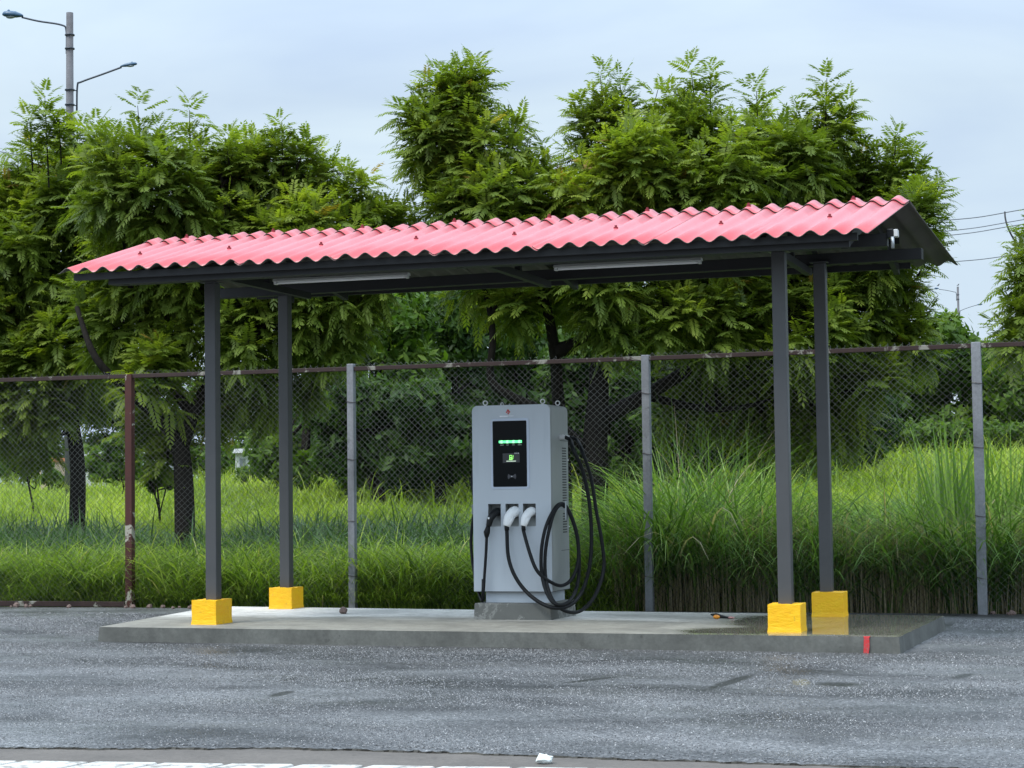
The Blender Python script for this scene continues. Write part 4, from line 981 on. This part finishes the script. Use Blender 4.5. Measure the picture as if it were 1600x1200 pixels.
# large tree on the right, several stems
D = 25.5
g = gnd(930, 850, D); g2 = gnd(885, 850, D+.5)
neem('largest neem tree, spreading over the right half of the red roof', g,
     [([g, A_(930, 700, D), A_(935, 620, D), A_(940, 540, D), A_(965, 450, D), A_(985, 350, D), A_(1000, 240, D)], .20, .03),
      ([g2, A_(880, 700, D+.4), A_(872, 620, D+.3), A_(866, 545, D), A_(850, 470, D), A_(810, 400, D), A_(775, 300, D), A_(740, 220, D)], .11, .03),
      ([A_(915, 700, D), A_(850, 645, D-.1), A_(785, 612, D-.2), A_(766, 585, D-.2), A_(770, 530, D-.2), A_(762, 470, D), A_(735, 380, D), A_(700, 250, D)], .075, .025),
      ([A_(868, 550, D), A_(905, 535, D), A_(950, 500, D+.1), A_(1010, 455, D), A_(1080, 380, D), A_(1110, 260, D)], .11, .025),
      ([A_(950, 650, D), A_(1040, 600, D), A_(1130, 540, D), A_(1220, 460, D), A_(1280, 330, D), A_(1300, 200, D)], .11, .02),
      ([A_(1130, 540, D), A_(1240, 530, D+.4), A_(1340, 450, D), A_(1400, 330, D)], .06, .02), ([A_(985, 350, D), A_(940, 280, D), A_(935, 200, D)], .04, .015),
      ([A_(1010, 620, D+.3), A_(1130, 640, D+.3), A_(1260, 610, D+.2)], .06, .02)],
     LB([(700, 195, 62, 0), (735, 170, 50, .2), (680, 225, 48, 0), (745, 240, 60, -.3), (715, 290, 52, .2), (775, 330, 75), (840, 300, 55), (720, 330, 45), (870, 360, 70), (950, 220, 65), (985, 260, 65), (920, 320, 80), (1085, 210, 60), (1060, 280, 85), (1120, 290, 80), (1180, 240, 60), (1190, 320, 80), (1240, 260, 65), (1290, 210, 38, 0), (1290, 290, 60), (1330, 320, 70), (1390, 300, 55), (1420, 340, 48),
         (1000, 380, 80), (1100, 420, 90), (1200, 420, 90), (1290, 410, 90), (1370, 400, 65), (1400, 460, 38), (1340, 480, 70), (760, 430, 55), (850, 440, 60), (940, 440, 60), (1040, 490, 60, -.6), (1130, 500, 60, -.5), (1250, 510, 80), (1190, 580, 60, .8), (1290, 590, 70, .6), (1350, 560, 55, .6), (1370, 600, 35), (1100, 570, 50, .9), (1230, 640, 45, .9), (1320, 650, 42, .8), (1130, 630, 40, 1.3), (1060, 640, 40, 1.4), (950, 510, 35, -.7), (810, 480, 35, -.3), (1415, 530, 26, 0), (1180, 660, 35, 1.3), (1280, 680, 25, 1.0)], D),
     SPK([(690, 170, 684, 112, 0), (745, 150, 742, 100, .1), (720, 150, 715, 110, -.2), (660, 200, 625, 175, 0), (790, 220, 812, 190, 0), (945, 200, 938, 118, 0), (975, 190, 968, 122, .2), (920, 230, 902, 170, .1), (1005, 230, 1028, 140, .3), (1088, 180, 1080, 112, 0), (1110, 180, 1110, 115, .2), (1055, 200, 1045, 150, -.1), (1185, 220, 1182, 142, 0), (1290, 190, 1292, 122, 0), (1310, 220, 1325, 165, .1), (1255, 220, 1250, 178, .1), (1392, 280, 1402, 212, 0), (1430, 300, 1425, 235, .1), (1350, 280, 1355, 232, .1), (1450, 330, 1468, 290, 0), (1440, 420, 1462, 380, -.2), (1410, 500, 1448, 502, 0), (1420, 545, 1450, 560, 0)], D), 1.0)
# tree at the right edge
D = 21.5
g = gnd(1800, 900, D)
neem('neem tree at the right edge with only its left fronds in view', g,
     [([g, A_(1800, 700, D), A_(1790, 560, D), A_(1760, 420, D), A_(1720, 330, D)], .12, .03), ([A_(1790, 560, D), A_(1700, 500, D), A_(1640, 470, D)], .05, .015)],
     LB([(1640, 420, 60), (1700, 380, 80), (1780, 350, 90), (1650, 490, 55), (1730, 500, 80), (1630, 535, 42, .5), (1840, 470, 110)], D), SPK([(1625, 430, 1592, 395, 0), (1622, 500, 1575, 478, 0), (1622, 530, 1560, 505, .1), (1620, 455, 1580, 440, .2), (1610, 545, 1572, 535, 0)], D), 1., fl=.36)

# background trees: loose rounded masses of small leaves on short trunks
def bush_tree(name, label, cat, group, base, lobes, nleaf, sz=.10, r0=.14, lm='bush_leaf'):
    o = thing(name, base, label, cat, group)
    tb = MB(); base = np.array(base); cs_ = np.array([c for c, r in lobes]); cc = cs_.mean(0); nodes = limb(tb, [base-(0, 0, .1), (base+cc)/2+RNG.normal(0, .15, 3)*(1, 1, 0), cc], r0, r0*.35, 7)
    for c, r in lobes:
        s0 = nodes[len(nodes)//2+random.randrange(len(nodes)//2)]; limb(tb, [s0, (s0+c)/2+RNG.normal(0, .15, 3), c], r0*.35, .02, 4)
    tb.build('trunk', 'bark', o, smooth=True)
    tot = sum(r[0]*r[2] for c, r in lobes); V = []; R_ = []
    for c, r in lobes:
        n = int(nleaf*r[0]*r[2]/tot)
        # clumps on the lobe's surface
        k = max(8, n//40); d = unit(RNG.normal(0, 1, (k, 3))); cp = c+d*r*(RNG.random(k)**.3)[:, None]; cr_ = RNG.random(k)
        idx = RNG.integers(0, k, n); P = cp[idx]+RNG.normal(0, 1, (n, 3))*np.array(r)*.17; dr = unit(d[idx]+RNG.normal(0, .6, (n, 3))+(0, 0, .2))
        t1 = unit(np.cross(dr, RNG.normal(0, 1, (n, 3)))); t2 = np.cross(dr, t1); s1 = (sz*RNG.uniform(.6, 1.4, n))[:, None]; s2 = s1*.36
        V.append(np.stack([P-t1*s1, P-t2*s2, P+t1*s1, P+t2*s2], 1)); R_.append(np.repeat(np.clip(.25+.35*cr_[idx]+.3*RNG.random(n)+.15*d[idx][:, 2], 0, 1), 4))
    quads('crown', np.concatenate(V).reshape(-1, 3), lm, o, rnd=np.concatenate(R_))
    return o
GT = 'dense trees closing the far side of the field'
def bt(px, py0, w, h, d, label, nl=15000, s=.10):
    """tree whose crown spans w x h picture units around (px, py0) at distance d"""
    lob = []
    for k in range(14):
        a = RNG.uniform(-.5, .5); b_ = RNG.uniform(-.5, .5) if k < 9 else (738-py0)/h/.8-RNG.uniform(0, .5); lob.append((AT(px+a*w*.8, py0+b_*h*.8, d+RNG.uniform(-1.2, 1.2)), np.array([w*.24, w*.24, h*.24])*d/FPX*RNG.uniform(.85, 1.2)))
    bush_tree('broadleaf_tree', label, 'tree', GT, gnd(px, 800, d), lob, nl, s, .14, 'dark_shaded_leaf' if d < 55 and px < 1400 and not (440 < px < 670 and py0 < 560) else 'bush_leaf')
bt(600, 520, 170, 190, 36, 'tall leafy tree standing directly behind the gap left of the charging station, upper part bright')
bt(705, 540, 170, 200, 38, 'dark leafy tree beyond the field straight above the charging station screen')
bt(590, 660, 190, 130, 34, 'low dark vine-covered tree beyond the field between second shelter post and charging station')
bt(690, 670, 180, 120, 33, 'low dark vine-covered tree just left of the charging station')
bt(820, 600, 190, 200, 40, 'shaded tree seen under the right roof half between the curved stems')
bt(930, 620, 170, 170, 37, 'shaded tree beyond the trunk of the largest neem')
bt(990, 640, 110, 120, 34, 'low dark tree just right of the charging station beyond the grass', 9000)
bt(1060, 610, 190, 170, 36, 'shaded tree behind the middle fence post')
bt(1190, 620, 190, 160, 36, 'shaded tree behind the front right shelter post')
bt(1310, 620, 170, 150, 38, 'shaded tree behind the back right shelter post')
bt(1440, 600, 190, 150, 62, 'pale green distant tree left of the rightmost fence post', 14000, .16)
bt(1530, 590, 190, 160, 60, 'pale green distant tree with the far street lamp rising behind it', 14000, .16)
bt(1640, 610, 190, 150, 58, 'distant green tree at the right edge beyond the field', 12000, .16)
bt(1360, 620, 150, 120, 60, 'distant tree half hidden behind the largest neem crown', 9000, .16)
bt(480, 480, 170, 150, 40, 'leafy tree seen under the roof just right of the back left shelter post')
bt(655, 470, 170, 130, 43, 'leafy tree rising under the middle of the roof beyond the field')
bt(830, 480, 150, 150, 44, 'leafy tree crown directly above the charging station, far beyond the fence')
bt(1000, 500, 170, 150, 42, 'far tree crown in the gap left of the middle fence post')
bt(1120, 500, 170, 150, 42, 'far tree crown between the middle fence post and the front right shelter post')
bt(430, 650, 180, 110, 60, 'dark tree far beyond the left shelter posts')
bt(510, 600, 150, 180, 50, 'dark tree far beyond the back left shelter post')
bt(200, 620, 170, 110, 62, 'dark tree far behind the rusty fence post')
bt(50, 630, 200, 110, 61, 'dark tree far beyond the left edge of the field')
bt(320, 620, 160, 110, 63, 'dark tree far behind the forked trunk')
bt(-60, 600, 200, 160, 60, 'dark tree beyond the field cut off by the left edge')
# clipped hedge far right
hl = []
for x in range(1360, 1700, 22): hl.append((AT(x, 680, 50), np.array([.28, .4, .34])))
bush_tree('hedge', 'low leafy hedge along the far right side of the field', 'hedge', None, gnd(1500, 700, 50), hl, 16000, .09, .04)
# shrub with pale leaves on the left at far field edge
for (px, py, w, h, d, lb) in ((60, 705, 120, 50, 38, 'pale shrub at the far left edge of the field'), (180, 715, 90, 60, 42, 'grey-green shrub beyond the rusty fence post'), (250, 740, 40, 40, 30, 'small shrub left of the forked trunk'),
        (402, 738, 50, 34, 49, 'shrub in front of the pale building between the two left shelter posts'), (185, 738, 90, 40, 49, 'wide low shrub in front of the white building behind the rusty fence post'), (78, 742, 44, 30, 48, 'low shrub in front of the pale building at far left')):
    lob = [(AT(px+RNG.uniform(-.4, .4)*w, py+RNG.uniform(-.3, .3)*h, d), np.array([w*.25, w*.25, h*.35])*d/FPX) for k in range(5)]
    bush_tree('shrub', lb, 'shrub', 'shrubs along the far left edge of the field', gnd(px, 780, d), lob, 2600, .08, .03)

# far pale buildings glimpsed through the trees on the left
def far_house(px0, px1, py0, py1, d, label, colr):
    a = AT(px0, py1, d); b_ = AT(px1, py1, d); zt = AT(px0, py0, d)[2]; loc = ((a[0]+b_[0])/2, (a[1]+b_[1])/2, 0)
    o = thing('building', loc, label, 'building', 'pale buildings far beyond the left trees'); dn = unit(np.array([b_[1]-a[1], -(b_[0]-a[0]), 0.]))*-3
    base = 0.
    P = [a, b_, b_+dn, a+dn]; MB().hexa([(q[0], q[1], base) for q in P]+[(q[0], q[1], zt) for q in P]).build('wall', colr, o)
    m_ = MB(); c = (a+b_)/2; e = .06*unit(b_-a); P = [a-e+dn*-.05, b_+e+dn*-.05, b_+e+dn*1.05, a-e+dn*1.05]
    m_.hexa([(q[0], q[1], zt) for q in P]+[(q[0]*.9+c[0]*.1, q[1]*.9+c[1]*.1, zt+.12) for q in P]).build('roof', 'far_orange' if colr == 'far_cream' else 'far_white', o)
    for t in (.2, .5, .8):
        w = a+(b_-a)*t-dn*.004; u = (b_-a)*.08
        MB().add([(w[0]-u[0], w[1]-u[1], zt-.45), (w[0]+u[0], w[1]+u[1], zt-.45), (w[0]+u[0], w[1]+u[1], zt-.15), (w[0]-u[0], w[1]-u[1], zt-.15)], [(0, 1, 2, 3)]).build('window', 'far_glass', o)
far_house(62, 84, 722, 760, 52, 'pale building with an orange roof glimpsed far left under the trees', 'far_cream')
far_house(132, 236, 712, 760, 53, 'white building glimpsed behind the rusty fence post', 'far_white')
far_house(368, 424, 708, 760, 53, 'white and cream building glimpsed between the two left shelter posts', 'far_white')

# ================================================================== STREET LAMPS, WIRES, BIRDS
def street_lamp(d, top, basepx, armL, lampL, armR, lampR, r, label, kz=1.):
    P = lambda q, dd=0: AT(q[0], q[1], d+dd)
    g = P(basepx); g[2] = 0; t_ = P(top); g[0], g[1] = t_[0]+(g[0]-t_[0])*0, t_[1]; g = np.array([t_[0], t_[1], 0])
    o = thing('street_lamp', g, label, 'street lamp', 'double-armed street lamps')
    MB().tube([g, (g+t_)/2, t_], [r*1.5, r*1.2, r*.95], 14).build('pole', 'lamp_concrete', o, smooth=True)
    for arm, lamp in ((armL, lampL), (armR, lampR)):
        pts = [P(q) for q in arm]; a = MB().tube(spline(pts, 5), r*.26, 8)
        for q in (pts[0]*.8+pts[1]*.2, pts[0]*.2+pts[1]*.8):
            c = np.array([t_[0], t_[1], q[2]]); a.tube([c+(0, 0, -r*.18), c+(0, 0, r*.18)], r*1.35, 12); a.tube([c, q], r*.15, 6)
        a = a.build('arm', 'lamp_arm', o, smooth=True)
        l0, l1 = P(lamp[0]), P(lamp[1]); dr = l1-l0; ln = np.linalg.norm(dr)
        hd = MB(); K = [(0, .28), (.08, .5), (.35, .95), (.7, 1.), (.92, .75), (1., .35)]; w = lamp[2]*d/FPX
        V = []; u = dr/ln; sd_ = unit(np.cross(u, Z3)); n = 10
        for tt, kk in K:
            for j in range(n):
                a_ = 2*pi*j/n; hz = sin(a_); hz = hz if hz > 0 else hz*.45
                V.append(l0+dr*tt+sd_*w*1.1*kk*cos(a_)+Z3*w*kk*hz)
        Fc = [(i*n+j, i*n+(j+1) % n, (i+1)*n+(j+1) % n, (i+1)*n+j) for i in range(len(K)-1) for j in range(n)]+[tuple(range(n))[::-1], tuple((len(K)-1)*n+j for j in range(n))]
        hd.add(V, Fc); hd.sphere(l0+dr*.7+Z3*w*1.0, (w*.3, w*.3, w*.28)); hd = hd.build('lamp_head', 'lamp_blue', o, smooth=True)
        MB().sphere(l0+dr*.6-Z3*w*.40, (ln*.26, ln*.26*.6, w*.35)).build('lamp_glass', 'lamp_glass', hd, smooth=True)
    return o
street_lamp(45, (109, 20), (116, 250), [(104, 84), (103.5, 48), (96, 39), (60, 33), (34, 27)], ((36, 25), (4, 23), 7), [(120, 173), (121, 134), (127, 128), (160, 116), (190, 105)], ((188, 104), (214, 100), 4), .085, 'tall double-armed street lamp rising behind the left trees')
street_lamp(150, (1496.5, 448), (1498, 520), [(1494.5, 470), (1494, 458), (1490, 456), (1478, 453.5), (1467, 452)], ((1467, 451), (1460, 451), 1.7), [(1500, 498), (1500, 487), (1503, 484.5), (1515, 480), (1527, 476.5)], ((1526, 476.5), (1535, 475.5), 1.5), .085, 'small distant double-armed street lamp seen right of the roof')
def bird(px, py, d, s, label):
    q = AT(px, py, d); f = RT
    V = [(-.5, -.1), (-.25, .0), (0, .12), (.22, .38), (.32, .55), (.42, .55)]
    R_ = [.03, .09, .19, .15, .11, .02]
    o = MB().tube([q+f*(x*s)+Z3*(z*s) for x, z in V], [r*s for r in R_], 10)
    o.tube([q+f*(.02*s)-Z3*.04*s, q+f*.04*s-Z3*.26*s], .02*s, 5)
    tag(o.build('bird', 'bird_black', smooth=True, loc=None), label, 'bird', 'small birds perched on the far street lamp')
bird(1466, 446.5, 150, .26, 'small dark bird perched on the left head of the far street lamp')
bird(1497, 446, 150, .22, 'small dark bird perched on top of the far lamp pole')
# overhead wires, each spanning far beyond the picture, sagging
def wire(pts, d0, d1, label, r=.011):
    x0, x1 = pts[0][0], pts[-1][0]; P = [AT(x, y, d0+(d1-d0)*(x-x0)/(x1-x0)) for x, y in pts]
    tag(MB().tube(spline(P, 8), r, 5).build('power_line', 'power_wire', smooth=True, loc=P[0]), label, 'power line', 'thin overhead wires')
wire([(-300, 190), (0, 237), (300, 282), (640, 322), (1000, 350), (1250, 354), (1480, 344), (1600, 327), (1900, 270)], 55, 48, 'topmost thin overhead wire, carrying the short black cable end', .012)
wire([(-300, 196), (0, 262), (300, 310), (640, 338), (1000, 366), (1250, 378), (1480, 361), (1600, 343), (1900, 290)], 55, 48, 'second thin overhead wire from the top')
wire([(-300, 230), (0, 280), (300, 325), (640, 352), (1000, 374), (1250, 384), (1480, 368), (1600, 350), (1900, 300)], 55, 48, 'third thin overhead wire from the top')
wire([(-300, 330), (0, 360), (300, 385), (640, 402), (1000, 418), (1250, 420), (1480, 409.5), (1600, 396), (1900, 350)], 55, 48, 'lowest thin overhead wire, just right of the roof tip')
P = [AT(1570, 331, 48.2), AT(1571, 342, 48.1), AT(1575, 356, 48), AT(1583, 372, 48), AT(1592, 386, 48), AT(1600, 396, 48)]
tag(MB().tube(spline(P, 6), .022, 6).build('cable_end', 'bird_black', smooth=True, loc=P[0]), 'short black cable end dangling from the topmost overhead wire', 'cable')
